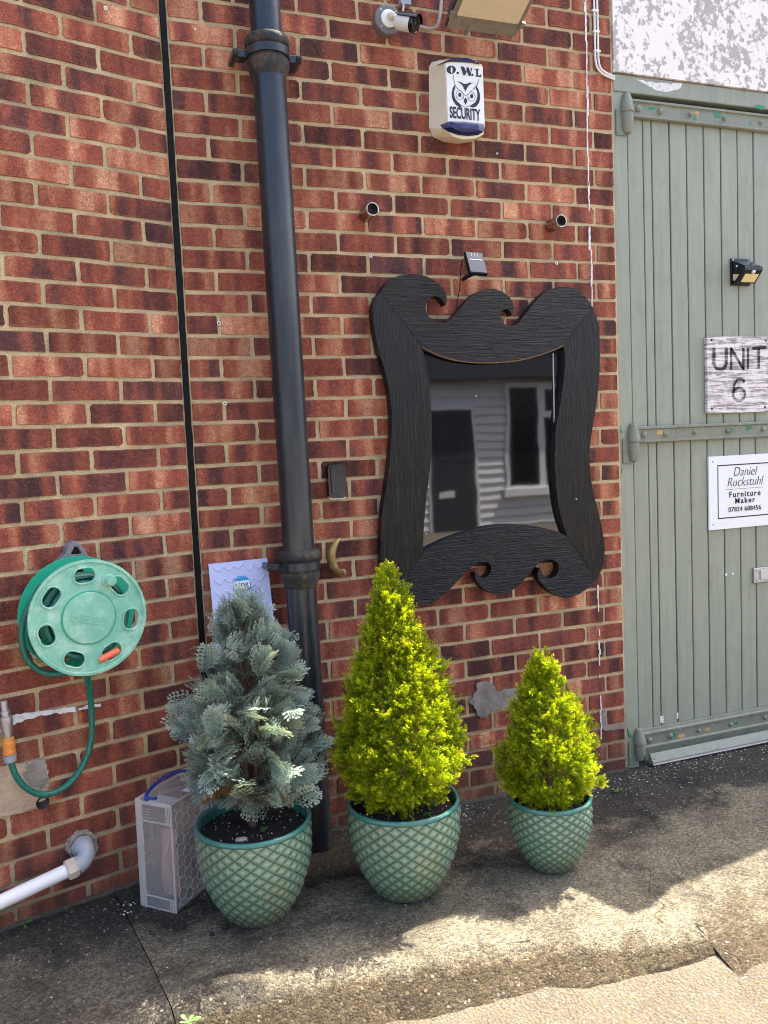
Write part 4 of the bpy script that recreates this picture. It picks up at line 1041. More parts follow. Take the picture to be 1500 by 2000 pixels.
# O.W.L in fat-face capitals
art('letter_o', ell(390, 228, 57, 51), M['ink'], 2, holes=[ell(395, 230, 13, 42)[::-1]])
art('stop', ell(470, 268, 15, 15, 12), M['ink'], 2)
art('letter_w', [(505, 188), (548, 192), (578, 262), (580, 200), (608, 202), (628, 270), (636, 208), (648, 210), (628, 308), (606, 304), (586, 246), (560, 300), (540, 294)], M['ink'], 2)
art('stop', ell(652, 292, 15, 15, 12), M['ink'], 2)
art('letter_l', [(680, 215), (732, 222), (732, 232), (722, 232), (724, 300), (745, 300), (757, 278), (764, 322), (690, 312), (690, 302), (702, 302), (700, 228), (682, 226)], M['ink'], 2)
# owl: dark horseshoe round the face, brows, eyes, beak
hs_o = [(435, 415), (408, 460), (396, 520), (400, 575), (420, 625), (455, 670), (490, 690), (520, 700), (500, 655), (470, 630), (440, 590), (425, 540), (425, 490), (440, 455)]
art('owl_ruff', hs_o, M['ink'], 2)
hs_r = [(700, 430), (728, 475), (745, 530), (748, 585), (735, 640), (700, 685), (665, 697), (622, 690), (645, 660), (680, 640), (705, 600), (716, 550), (712, 500), (695, 465)]
art('owl_ruff', hs_r, M['ink'], 2)
for (cx_, cy_) in ((494, 545), (642, 562)):
    art('owl_eye_ring', ell(cx_, cy_, 47, 60), M['grey_ink'], 2, holes=[ell(cx_, cy_, 43, 56)[::-1]])
    art('owl_pupil', ell(cx_ + 3, cy_ - 6, 19, 27), M['ink'], 3)
art('owl_brow', [(470, 370), (500, 395), (530, 420), (566, 500), (600, 430), (640, 400), (672, 390), (640, 392), (610, 388), (598, 400), (566, 405), (535, 400), (520, 388)], M['ink'], 2)
for (p_, q_, r_) in (((415, 290), (432, 400), (470, 470)), ((420, 350), (450, 440), (520, 500)), ((735, 340), (715, 410), (670, 470)), ((725, 380), (690, 440), (620, 510)), ((540, 520), (566, 552), (600, 528)), ((500, 660), (560, 690), (630, 670)), ((535, 560), (550, 600), (548, 640)), ((600, 570), (584, 605), (588, 645))):
    mb = MB(); mb.tube([A(*p_, YB - .0025), A(*q_, YB - .0025), A(*r_, YB - .0025)], .0007, 5, smooth=6); mb.build('owl_line', M['grey_ink'], al)
art('owl_beak', [(566, 575), (582, 600), (580, 635), (567, 665), (554, 630), (552, 600)], M['ink'], 2)
tx = A(560, 840, YB - .0012); tr = A(780, 872, YB - .0012); ux_ = tr - tx; ux_.y = 0
put_text('lettering', 'SECURITY', .0560, tx + Vector((0, -.0012, .0)), Vector((1, 0, 0)), (0, 0, 1), M['ink'], al, sx=.50, bold=.0012)

# ------------------------------------------------------------------ security camera, floodlight, cables
cc = thing('security_camera', 'white bullet security camera on round slate base', 'security camera', tuple(P(752, 75, 0)))
q = P(753, 46, 0); mb = MB(); mb.lathe([(.052, 0), (.052, .030), (.047, .034), (.0005, .034)], q, (0, -1, 0), 36); mb.build('base_ring', M['slate'], cc, smooth=True)
mb = MB(); mb.lathe([(.031, .034), (.031, .040), (.027, .043), (.0005, .043)], q, (0, -1, 0), 30); mb.build('mount_plate', M['white'], cc, smooth=True)
for k in range(4):
    a_ = R(45 + 90 * k); p_ = q + Vector((.041 * math.cos(a_), -.034, .041 * math.sin(a_))); mb = MB(); mb.lathe([(.004, 0), (.003, .002), (.0004, .0025)], p_, (0, -1, 0), 9); mb.build('screw', M['silver'], cc)
j0 = q + Vector((.004, -.043, .004)); mb = MB(); mb.lathe([(.015, 0), (.015, .012), (.010, .020), (.0005, .026)], j0, (.2, -1, 0), 18); mb.build('ball_joint', M['cream'], cc, smooth=True)
bA, bB = P(776, 42, -.075), P(812, 47, -.125); mb = MB(); mb.tube([j0 + Vector((.003, -.014, 0)), bA.lerp(bB, .25)], .0075, 10); mb.build('arm', M['white'], cc, smooth=True)
ax = (bB - bA).normalized(); L = (bB - bA).length
mb = MB(); mb.lathe([(.0005, -.002), (.026, 0), (.029, .004), (.029, L * .92), (.026, L * .95)], bA, ax, 28); mb.build('body', M['white'], cc, smooth=True)
mb = MB(); mb.lathe([(.0285, L * .80), (.0305, L * .80), (.0305, L * 1.02), (.027, L * 1.03), (.024, L * .99), (.0005, L * .99)], bA, ax, 28); b_ = mb.build('front_ring', M['black'], cc, smooth=True)
mb = MB(); mb.lathe([(.011, L * .99), (.011, L * 1.01), (.0005, L * 1.02)], bA, ax, 18); mb.build('lens', M['lens'], b_, smooth=True)
up = (Vector((0, 0, 1)) - ax * ax.z).normalized(); sd = ax.cross(up); mb = MB(); N = 12
for t in (L * .12, L * 1.14):
    for k in range(N + 1):
        a_ = R(20 + 140 * k / N)
        for r_ in (.0315, .0345): mb.v.append(tuple(bA + ax * t + (sd * math.cos(a_) + up * math.sin(a_)) * r_))
for k in range(N):
    a_ = 2 * k; o2 = 2 * (N + 1)
    mb.f += [(a_ + 1, a_ + 3, o2 + a_ + 3, o2 + a_ + 1), (a_, o2 + a_, o2 + a_ + 2, a_ + 2), (o2 + a_, o2 + a_ + 1, o2 + a_ + 3, o2 + a_ + 2), (a_, a_ + 2, a_ + 3, a_ + 1)]; mb.mi += [0] * 4
mb.build('sun_hood', M['black'], cc, smooth=True)
mb = MB(); mb.tube([P(786, 24, -.085), P(788, 14, -.06), P(787, 2, -.02), P(786, -30, -.012)], .004, 8, smooth=5); mb.build('lead', M['conduit'], cc)
mb = MB(); mb.box(tuple(P(783, 6, -.03)), tuple(P(797, -12, -.004))); mb.build('lead_gland', M['fit'], cc)

fl = thing('floodlight', 'dusty floodlight tilted down at the top of the picture', 'floodlight', tuple(P(960, 20, 0)))
q0, q1 = P(872, 56, -.15), P(1006, 72, -.15); ex = Vector((q1.x - q0.x, 0, 0)); wF = ex.length; zc = (q0.z + q1.z) / 2
n_f = Vector((0, -.42, -.91)).normalized(); dv = Vector((0, -.91, .42)).normalized(); o_ = Vector((q0.x, -.15, zc)); ex.normalize()
def fq(u, v, k): return o_ + ex * (u * wF) + dv * v - n_f * k
def fbox(u0, u1, v0, v1, k0, k1, name, mat, taper=0.0, **kw):
    f_ = [fq(u0, v0, k0), fq(u1, v0, k0), fq(u1, v1, k0), fq(u0, v1, k0)]; b2 = [fq(u0 + taper, v0 + taper * wF, k1), fq(u1 - taper, v0 + taper * wF, k1), fq(u1 - taper, v1 - taper * wF, k1), fq(u0 + taper, v1 - taper * wF, k1)]
    mb = MB(); mb.add(f_ + b2, [(0, 1, 2, 3), (7, 6, 5, 4), (0, 4, 5, 1), (1, 5, 6, 2), (2, 6, 7, 3), (3, 7, 4, 0)]); return mb.build(name, mat, fl, **kw)
fbox(-.02, 1.02, -.004, .30, .006, .09, 'casting', M['lampbody'], .10, bevel=.006)
fbox(0, 1, .0, .296, 0, .006, 'front_frame', M['lampframe'], 0, bevel=.002)
fbox(.06, .94, .055, .275, -.003, .0, 'glass', M['lamp'], 0, bevel=.001)
for u in (.30, .72): fbox(u - .018, u + .018, -.010, .02, -.004, .004, 'frame_clip', M['lampframe'])
for (u, v) in ((.0, .055), (1.0, .055)): fbox(u - .03, u + .03, v - .012, v + .012, -.008, .003, 'frame_clip', M['lampframe'])
mb = MB(); mb.box((o_.x + wF * .40, -.20, zc + .150), (o_.x + wF * .60, -.002, zc + .175)); mb.build('bracket', M['lampbody'], fl)
mb = MB(); mb.tube([P(820, 52, -.004), P(838, 56, -.006), P(852, 52, -.02), P(858, 36, -.03), P(861, 10, -.02), P(864, -30, -.006)], .006, 8, smooth=6)
tag(mb.build('looped_cable', M['conduit'], smooth=True), 'grey looped cable between security camera and floodlight', 'cable')
cb = thing('white_cable', 'pair of white cables curving into the door head', 'cable', tuple(P(1180, 150, 0)))
for dx in (0, 6):
    mb = MB(); mb.tube([P(1159 + dx, -40, -.006), P(1161 + dx, 40, -.006), P(1162 + dx, 90, -.006), P(1163 + dx, 118, -.006), P(1168 + dx * .8, 135 - dx * .4, -.006), P(1178 + dx * .4, 145 - dx * .8, -.007), P(1190, 151 - dx * .9, -.006), P(1200, 155 - dx * .8, .0)], .0042, 8, smooth=5); mb.build('cable_run', M['cable'], cb, smooth=True)
for (x, y) in ((1161, 21), (1163, 62), (1165, 100)):
    q = P(x + 2, y, -.006); mb = MB(); mb.box((q.x - .016, -.011, q.z - .004), (q.x + .013, .0, q.z + .004)); mb.build('cable_clip', M['cable'], cb, bevel=.001)

# ------------------------------------------------------------------ hose reel
C3 = lambda X, Y_: (X / 3.0, 1000 + Y_ / 3.0)
OFF_F, OFF_B = .165, .055
FC = LW(174, 1206.5, OFF_F); RF = .1765
ZV = Vector((0, 0, 1))
tilt = (ZV * 1.0 + TL * -.03).normalized()
hr = thing('hose_reel', 'faded green plastic hose reel with seven slots on the angled brick wall', 'hose reel', tuple(FC - NL * OFF_F - ZV * .18))
def FP(r, a, off=0.0): return FC + (TL * math.cos(R(a)) + ZV * math.sin(R(a))) * r + NL * off
def slot(ac, rc, lx, ly, off, n=5):
    rad = (TL * math.cos(R(ac)) + ZV * math.sin(R(ac))); tan = (-TL * math.sin(R(ac)) + ZV * math.cos(R(ac))); c = FC + rad * rc + NL * off; out = []
    r_ = min(lx, ly) * .96
    for (sx, sy, a0) in ((1, 1, 0), (-1, 1, 90), (-1, -1, 180), (1, -1, 270)):
        for k in range(n + 1):
            t = R(a0 + 90 * k / n); out.append(c + tan * (sx * (lx - r_) + r_ * math.cos(t)) + rad * (sy * (ly - r_) + r_ * math.sin(t)))
    return out
ANGS = [92 + k * 360 / 7 for k in range(7)]
def flange(name, off, rad, mat, th, holes):
    outer_ = [FP(rad, a, off) for a in np.linspace(0, 360, 65)[:-1]]
    mb = MB(); mb.prism([outer_] + ([slot(a, .131, .031, .0215, off)[::-1] for a in ANGS] if holes else []), None, -NL * th)
    return mb.build(name, mat, hr, bevel=.0022)
fl_ = flange('front_flange', 0, RF, M['reel'], .007, True)
mb = MB(); mb.lathe([(RF, -.010), (RF + .003, -.004), (RF + .002, .003), (RF - .006, .004), (RF - .009, .0005)], FC, NL, 64); mb.build('rim', M['reel'], fl_, smooth=True)
for a in ANGS:
    L_ = slot(a, .131, .034, .0245, .001); mb = MB(); mb.tube(L_ + L_[:2], .0032, 6, caps=False); mb.build('slot_lip', M['reel'], fl_, smooth=True)
mb = MB(); mb.lathe([(.0005, .0065), (.060, .0065), (.078, .005), (.080, .0025), (.0805, .0)], FC, NL, 48); cap_ = mb.build('centre_cap', M['reel'], hr, smooth=True)
mb = MB(); mb.lathe([(.0795, .0005), (.0805, .0032), (.0825, .0034), (.0835, .0005)], FC, NL, 48); mb.build('cap_groove', M['reel2'], hr, smooth=True)
# worn raised lettering bar on the cap
e1 = (TL * .955 - ZV * .28).normalized(); e2 = (ZV * .955 + TL * .28).normalized()
mb = MB(); q = [FC + NL * .0078 + e1 * sx * .056 + e2 * sy * .016 for sx, sy in ((-1, -1), (1, -1), (1, 1), (-1, 1))]; mb.prism([q], None, -NL * .002); mb.build('name_bar', M['reel'], cap_)
put_text('lettering', 'HOZELOCK', .021, FC + NL * .0078 - e2 * .0075, e1, e2, M['reel'], cap_, sx=.95, extrude=.0012)
# winding knob
kc = FP(.127, 58, 0); mb = MB(); mb.lathe([(.021, 0), (.0205, .003), (.0165, .006), (.0165, .028), (.014, .033), (.0005, .034)], kc, NL, 24); mb.build('winding_knob', M['reel'], hr, smooth=True)
# drum, coiled hose, back flange, bracket
BCo = OFF_B - OFF_F
mb = MB(); mb.lathe([(.075, -.007), (.075, BCo)], FC, NL, 32); mb.build('drum', M['reel2'], hr, smooth=True)
flange('back_flange', BCo, RF + .004, M['reel2'], .006, True)
coil = []
for k in range(560):
    t = k / 559; lay_ = int(t * 3); tt = t * 3 - lay_; off = -.020 + (BCo + .030) * (tt if lay_ % 2 == 0 else 1 - tt); coil.append(FP(.088 + lay_ * .018, 360 * t * 14 + 40, off))
mb = MB(); mb.tube(coil, .0092, 7); mb.build('coiled_hose', M['hose'], hr, smooth=True)
q = LW(*C3(640, 838), OFF_F - .004); mb = MB(); d_ = (TL * .94 + ZV * .30).normalized(); mb.tube([q - d_ * .034, q + d_ * .030, q + d_ * .034], lambda t: .0115 if t < .9 else .006, 14); mb.build('orange_plug', M['orange2'], hr, smooth=True)
def LWs(X, Y_, off): return LW(*C3(X, Y_), off)
bk = [(385, 245), (398, 200), (425, 172), (452, 172), (475, 195), (520, 260), (545, 300), (530, 330), (330, 330), (325, 305)]
hole = [(415, 250), (440, 200), (452, 200), (478, 240), (470, 248)]
mb = MB(); mb.prism([[LWs(X, Y_, .045) for X, Y_ in bk], [LWs(X, Y_, .045) for X, Y_ in hole]], None, -NL * .044); mb.build('wall_bracket', M['grey'], hr, bevel=.004)
mb = MB(); mb.prism([[LWs(X, Y_, .030) for X, Y_ in ((150, 720), (180, 700), (300, 800), (260, 850), (215, 868), (165, 800))]], None, -NL * .028); mb.build('wall_bracket', M['grey'], hr, bevel=.003)
mb = MB(); mb.prism([[LWs(X, Y_, .034) for X, Y_ in ((168, 760), (195, 755), (240, 830), (205, 862), (178, 830))]], None, -NL * .004); mb.build('crumpled_tag', M['whitepaint'], hr)

gh = thing('garden_hose', 'green garden hose looping from the reel down to the tap', 'hose', tuple(LWs(270, 1655, .03)))
mb = MB(); mb.tube([LWs(330, 420, .115), LWs(245, 455, .12), (LWs(190, 525, .115)), LWs(148, 605, .105), LWs(126, 700, .095), LWs(135, 800, .085), LWs(165, 870, .08), LWs(222, 925, .08), LWs(290, 948, .085), LWs(365, 945, .09), LWs(405, 938, .095)], .0098, 14, smooth=7); mb.build('upper_loop', M['hose'], gh, smooth=True)
mb = MB(); mb.tube([LWs(340, 470, .10), LWs(265, 495, .10), LWs(215, 545, .098), LWs(185, 620, .09), LWs(178, 700, .08), LWs(190, 770, .07), LWs(215, 820, .06)], .0092, 12, smooth=6); mb.build('upper_loop', M['hose'], gh, smooth=True)
mb = MB(); mb.tube([LWs(505, 925, .095), LWs(512, 965, .085), LWs(524, 1045, .06), LWs(535, 1150, .04), LWs(538, 1280, .03), LWs(524, 1385, .026), LWs(488, 1480, .024), LWs(425, 1570, .024), LWs(345, 1632, .026), LWs(265, 1655, .03), LWs(190, 1640, .035), LWs(125, 1590, .04), LWs(82, 1520, .045), LWs(62, 1450, .048)], .0098, 14, smooth=9); mb.build('lower_loop', M['hose'], gh, smooth=True)
def along(pts_r, p0, p1, n=20):
    L_ = (p1 - p0).length; return [(r_, t * L_) for t, r_ in pts_r], p0, (p1 - p0)
def fitting(name, p0, p1, prof, mat, par, n=20):
    pr_, a_, d_ = along(prof, p0, p1); mb = MB(); mb.lathe(pr_, a_, d_, n); return mb.build(name, mat, par, smooth=True)
fitting('connector', LWs(398, 940, .095), LWs(448, 932, .097), [(0, .008), (.05, .013), (.9, .0145), (1, .010)], M['fit'], gh)
fitting('connector', LWs(446, 932, .097), LWs(512, 925, .097), [(0, .012), (.08, .0135), (.8, .0125), (1, .008)], M['yellow'], gh)
fitting('connector', LWs(62, 1462, .048), LWs(56, 1418, .048), [(0, .011), (.04, .0175), (.95, .0195), (1, .012)], M['fit'], gh)
fitting('connector', LWs(56, 1419, .048), LWs(47, 1318, .048), [(0, .016), (.03, .0185), (.22, .0195), (.25, .0175), (.70, .0195), (.74, .0175), (.95, .0175), (1, .012)], M['orange'], gh)
tp = thing('garden_tap', 'weathered silver tap at the left picture edge', 'tap', tuple(LWs(20, 1200, 0)))
fitting('spout', LWs(47, 1320, .048), LWs(36, 1215, .048), [(0, .012), (.35, .0145), (.75, .0185), (1, .020)], M['tapm'], tp)
fitting('spindle', LWs(36, 1217, .048), LWs(20, 1104, .045), [(0, .019), (.18, .019), (.2, .0125), (.34, .0125), (.36, .015), (.45, .0145), (.48, .011), (.98, .0105), (1, .004)], M['tapm'], tp)
fitting('inlet', LWs(34, 1245, .048), LWs(10, 1262, .0), [(0, .015), (.6, .014), (.62, .020), (.8, .020), (.82, .013), (1, .013)], M['tapm'], tp)
q = LWs(248, 1698, .0); mb = MB(); mb.lathe([(.0005, .004), (.014, .006), (.019, .010), (.0215, .004), (.022, -.004)], q, NL, 20); tag(mb.build('rubber_grommet', M['dark'], smooth=True), 'black rubber grommet under the hose loop on angled wall', 'grommet')

# ------------------------------------------------------------------ waste pipe
wp = thing('waste_pipe', 'white plastic waste pipe with grey elbow leaving the angled wall', 'waste pipe', tuple(LW(160, 1662, 0)))
e0, e1_, e2_ = LW(160, 1655, .0), LW(168, 1668, .040), LW(143, 1695, .058)
pts = catmull([LW(160, 1652, -.01), LW(161, 1654, .015), LW(168, 1664, .040), LW(163, 1681, .056), LW(150, 1691, .058)], 6)
mb = MB(); mb.tube(pts, lambda t: .0285 + .002 * math.sin(t * 7), 22); mb.build('elbow', M['pvcgrey'], wp, smooth=True)
q = LW(160, 1653, .0); mb = MB(); mb.lathe([(.036, .0), (.036, .008), (.031, .012), (.031, .016), (.028, .018)], q, NL, 24); mb.build('flange_ring', M['pvcgrey'], wp, smooth=True)
d0, d1 = LW(148, 1692.5, .058), LW(-160, 1838, .058)
mb = MB(); dd = (d1 - d0).normalized(); mb.tube([d0 - dd * .004, d0 + dd * .005, d0 + dd * .026, d0 + dd * .030], lambda t: .0335 if .1 < t < .9 else .030, 8); mb.build('nut', M['nut'], wp)
mb = MB(); mb.tube([d0 + dd * .006, d1], .0225, 24); mb.build('pipe', M['pvc'], wp, smooth=True)
rr = random.Random(8); mb = MB(); pts = [LW(160, 1653, .004) + (TL * math.cos(t) + ZV * math.sin(t)) * (.042 + rr.uniform(-.003, .006)) for t in np.linspace(.1, 6.2, 30)]
mb.tube(pts, lambda t: .005 + .002 * math.sin(t * 40), 6); mb.build('cement_collar', M['cement'], wp)

# ------------------------------------------------------------------ storage box
bx = thing('storage_box', 'clear plastic storage box with blue handle standing on its side by the wall', 'storage box', (-.30, -.25, 0))
B0 = Vector((-.298, -.344, .0)); bu = Vector((-.113, .113, 0)).normalized(); bv = Vector((.707, .707, 0)); WB, DB, HB = .150, .255, .355
lean = Vector((.012, .012, 1)).normalized()
def BX(u, v, z): return B0 + bu * (u * WB) + bv * (v * DB) + lean * (z * HB) + Vector((0, 0, .002))
def bplate(u0, u1, v0, v1, z0, z1, name, mat, **kw):
    mb = MB(); mb.add([BX(u, v, z) for z in (z0, z1) for (u, v) in ((u0, v0), (u1, v0), (u1, v1), (u0, v1))], [(0, 3, 2, 1), (4, 5, 6, 7), (0, 1, 5, 4), (1, 2, 6, 5), (2, 3, 7, 6), (3, 0, 4, 7)]); return mb.build(name, mat, bx, **kw)
t1, t2 = .012, .007
bplate(.06, .94, .0, t2, .02, .98, 'end_wall', M['poly']); bplate(.06, .94, 1 - t2, 1, .02, .98, 'end_wall', M['poly'])
bplate(.0, .018, .02, .98, .02, .98, 'lid', M['poly'], bevel=.002); bplate(.975, .99, .02, .98, .02, .98, 'base', M['poly'])
bplate(.06, .94, .02, .98, .975, .985, 'side_wall', M['poly']); bplate(.06, .94, .02, .98, .0, .012, 'side_wall', M['poly'])
for (u0, u1, z0, z1) in ((.80, .98, -.004, 1.0), (.0, .055, .0, .995)): bplate(u0, u1, -.012, .004, z0, z1, 'corner_rib', M['polyrib'], bevel=.003)
for (z0, z1) in ((.80, .815), (.96, .99), (.0, .015), (.105, .12)): bplate(.055, .80, -.010, .003, z0, z1, 'clip_rail', M['polyrib'], bevel=.001)
for (z0, z1) in ((.815, .96), (.015, .105)):
    for u in (.07, .11, .15): bplate(u, u + .018, -.014, -.004, z0, z1, 'clip_rib', M['polyrib'])
for z in (.30, .40, .50, .60, .70): bplate(.775, .82, -.016, .0, z, z + .006, 'tick', M['polyrib'])
for i in range(5):
    for j in range(4): bplate(.56 + i * .045, .575 + i * .045, -.013, -.008, .84 + j * .026, .848 + j * .026, 'dimple', M['polyrib'])
for (u0, u1) in ((.0, .05), (.90, .98)): bplate(u0, u1, .0, 1.0, .985, 1.0, 'top_rib', M['polyrib'], bevel=.002)
bplate(.10, .62, .0, .19, .985, .998, 'top_clip', M['polyrib']); bplate(.12, .30, .42, .52, .986, .990, 'paper_label', M['sticker'])
# moulded honeycomb lines on the lid
mb = MB(); s_ = .0205; seen = set()
for i in range(-1, 9):
    for j in range(-1, 13):
        cxh = i * s_ * 1.5; czh = j * s_ * 1.732 + (s_ * .866 if i % 2 else 0)
        for k in range(6):
            pa = (cxh + s_ * math.cos(R(60 * k)), czh + s_ * math.sin(R(60 * k))); pb = (cxh + s_ * math.cos(R(60 * k + 60)), czh + s_ * math.sin(R(60 * k + 60)))
            key = tuple(sorted(((round(pa[0], 4), round(pa[1], 4)), (round(pb[0], 4), round(pb[1], 4)))))
            if key in seen or not all(.006 < p_[0] < DB - .006 and .01 < p_[1] < HB - .01 for p_ in (pa, pb)): continue
            seen.add(key); mb.tube([BX(-.008, pa[0] / DB, pa[1] / HB), BX(-.008, pb[0] / DB, pb[1] / HB)], .0010, 4)
mb.build('honeycomb_ribs', M['polyrib'], bx)
rr = random.Random(2); mb = MB(); N1, N2 = 18, 20
for i in range(N1 + 1):
    for j in range(N2 + 1):
        u = .22 + .42 * i / N1; z = .06 + .62 * j / N2; f = math.sin(math.pi * i / N1) * math.sin(math.pi * min(1, (j + .6) / N2))
        mb.v.append(tuple(BX(u, .22 - .14 * f + .05 * noise.noise(Vector((i * .35, j * .22, 3))), z + .02 * noise.noise(Vector((i * .3, 7, 0))))))
for i in range(N1):
    for j in range(N2):
        a_ = i * (N2 + 1) + j; mb.f.append((a_, a_ + 1, a_ + N2 + 2, a_ + N2 + 1)); mb.mi.append(0)
mb.build('packing_inside', M['pink'], bx, smooth=True)
mb = MB(); mb.tube([BX(.70, .02, .985), BX(.74, .04, 1.01), BX(.82, .14, 1.03), BX(.88, .40, 1.055), BX(.88, .62, 1.055), BX(.84, .84, 1.03), BX(.76, .94, 1.0)], .0055, 10, smooth=6); mb.build('handle', M['blue'], bx, smooth=True)
mb = MB(); mb.tube([BX(.76, .03, 1.012), BX(.66, .05, 1.004), BX(.54, .06, .995)], .0048, 8, smooth=4); mb.tube([BX(.52, .045, .999), BX(.54, .085, .999)], .0065, 8); mb.build('handle_toggle', M['blue'], bx, smooth=True)

# ------------------------------------------------------------------ pots
def flower_pot(name, label, c, Rr, h, seed, nd=24, rows_=8):
    t = thing(name, label, 'plant pot', (c[0], c[1], 0), 'quilted green glazed pots'); rr = random.Random(seed); rot = rr.uniform(0, .2)
    prof = [(0, 1.0), (.15, 1.005), (.35, .99), (.55, .925), (.75, .805), (.9, .675), (1, .58)]
    lip = .017; H_ = h - lip - .004; J = rows_ * 2; v = []; f = []; stud = []
    def node(i, j, k):
        s_ = j / J; r_ = Rr * interp(s_, prof) - .004 + k; th = rot + math.pi * i / nd; return (r_ * math.cos(th), r_ * math.sin(th), .004 + H_ * (1 - s_))
    idx = {}
    for j in range(J + 1):
        for i in range(2 * nd):
            if (i + j) % 2 == 0 or True:
                ev = (i + j) % 2 == 0; dep = 0.0 if ev else .0054 * (1 - .35 * j / J) * rr.uniform(.8, 1.1)
                if j in (0, J): dep *= .4 if not ev else 1
                idx[(i, j)] = len(v); v.append(node(i, j, dep)); stud.append(0.0 if ev else 1.0)
    # mid-facet ring keeps each stud a soft pyramid
    for j in range(J + 1):
        for i in range(2 * nd):
            if (i + j) % 2 == 1:
                ring = [((i - 1) % (2 * nd), j), (i, j - 1), ((i + 1) % (2 * nd), j), (i, j + 1)]; ap = idx[(i, j)]
                ring = [q for q in ring if q in idx]
                if len(ring) == 4: pairs = list(zip(ring, ring[1:] + ring[:1]))
                elif j == 0: pairs = [(ring[1], ring[2]), (ring[2], ring[0])] if len(ring) == 3 else []
                else: pairs = [(ring[0], ring[1]), (ring[1], ring[2])]
                for a_, b_ in pairs:
                    va, vb, vc = (Vector(v[idx[a_]]), Vector(v[idx[b_]]), Vector(v[ap]))
                    ma = len(v); q1 = va.lerp(vc, .085); q2 = vb.lerp(vc, .085); rd = Vector((vc.x, vc.y, 0)).normalized() * .0022
                    v += [tuple(q1 + rd), tuple(q2 + rd)]; stud += [.22, .22]
                    f += [(idx[a_], idx[b_], ma + 1, ma), (ma, ma + 1, ap)]
    me = bpy.data.meshes.new('pot_body'); k0 = len(v); nb = len(f)
    # rolled rim, inner wall and foot
    seg_ = 2 * nd * 2; lipp = [(Rr * 1.0 - .004, h - lip - .001), (Rr + .001, h - lip + .004), (Rr + .0015, h - .006), (Rr - .002, h - .001), (Rr - .006, h), (Rr - .011, h - .002), (Rr - .0135, h - .008), (Rr - .016, h - .05)]
    for (r_, z) in lipp:
        for i in range(seg_):
            th = 2 * math.pi * i / seg_; wv = (.0016 * math.sin(th * nd + 1) if z < h - lip + .01 else 0) + .0012 * noise.noise(Vector((math.cos(th) * 3, math.sin(th) * 3, z * 20 + seed))); v.append(((r_ + wv) * math.cos(th), (r_ + wv) * math.sin(th), z + wv)); stud.append(.5)
    for k in range(len(lipp) - 1):
        for i in range(seg_): a_ = k0 + k * seg_ + i; b_ = k0 + k * seg_ + (i + 1) % seg_; f.append((a_, b_, b_ + seg_, a_ + seg_))
    k1 = len(v); rb = Rr * .58 - .004
    for (r_, z) in ((rb, .0045), (rb - .004, .0), (.001, .0)):
        for i in range(seg_): th = 2 * math.pi * i / seg_; v.append((r_ * math.cos(th), r_ * math.sin(th), z)); stud.append(.3)
    for k in range(2):
        for i in range(seg_): a_ = k1 + k * seg_ + i; b_ = k1 + k * seg_ + (i + 1) % seg_; f.append((a_, b_, b_ + seg_, a_ + seg_))
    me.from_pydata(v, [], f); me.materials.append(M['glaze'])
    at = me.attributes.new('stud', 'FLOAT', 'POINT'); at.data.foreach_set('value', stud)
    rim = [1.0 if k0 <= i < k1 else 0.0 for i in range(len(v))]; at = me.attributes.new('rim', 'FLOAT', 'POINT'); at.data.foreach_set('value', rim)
    bm = bmesh.new(); bm.from_mesh(me); bmesh.ops.recalc_face_normals(bm, faces=bm.faces); bm.to_mesh(me); bm.free()
    sm = [p_.vertices[0] >= k0 for p_ in me.polygons]; me.polygons.foreach_set('use_smooth', sm)
    o = bpy.data.objects.new('pot_body', me); COL.objects.link(o); o.parent = t
    # soil
    zs = h - .036; rs = Rr - .0145; mb = MB(); mb.v.append((c[0], c[1], zs + .008)); NR = 12; NS_ = 48
    for k in range(1, NR + 1):
        for i in range(NS_):
            th = 2 * math.pi * i / NS_; r_ = rs * k / NR; x, y = r_ * math.cos(th), r_ * math.sin(th)
            mb.v.append((c[0] + x, c[1] + y, zs + .008 * (1 - k / NR) + .007 * noise.noise(Vector((x * 40, y * 40, seed))) + .004 * noise.noise(Vector((x * 120, y * 120, seed)))))
    for i in range(NS_): mb.f.append((0, 1 + i, 1 + (i + 1) % NS_)); mb.mi.append(0)
    for k in range(NR - 1):
        for i in range(NS_): a_ = 1 + k * NS_ + i; b_ = 1 + k * NS_ + (i + 1) % NS_; mb.f.append((a_, b_, b_ + NS_, a_ + NS_)); mb.mi.append(0)
    mb.build('soil', M['soil'], t)
    # grit on the soil
    mb = MB()
    for k in range(70):
        th, r_ = rr.uniform(0, 6.28), rs * math.sqrt(rr.random()) * .95; s_ = rr.uniform(.0012, .003); x, y = c[0] + r_ * math.cos(th), c[1] + r_ * math.sin(th); z = zs + .008 * (1 - r_ / rs) + .004
        mb.add([(x - s_, y - s_, z), (x + s_, y - s_ * .6, z), (x + s_ * .5, y + s_, z), (x, y, z + s_ * 1.5)], [(0, 1, 3), (1, 2, 3), (2, 0, 3)])
    stuff(mb.build('soil_grit', M['pebble'], t)); return t, zs
POTS = [((-.056, -.428), .181, .306, 'large green quilted pot holding the blue grey conifer'), ((.424, -.493), .184, .305, 'large green quilted pot holding the tall golden conifer'), ((.932, -.559), .141, .246, 'small green quilted pot holding the short golden conifer')]
SOIL = [flower_pot('flower_pot', lab, c, r_, h, 31 + i, 24 if i < 2 else 22, 8 if i < 2 else 8)[1] for i, (c, r_, h, lab) in enumerate(POTS)]
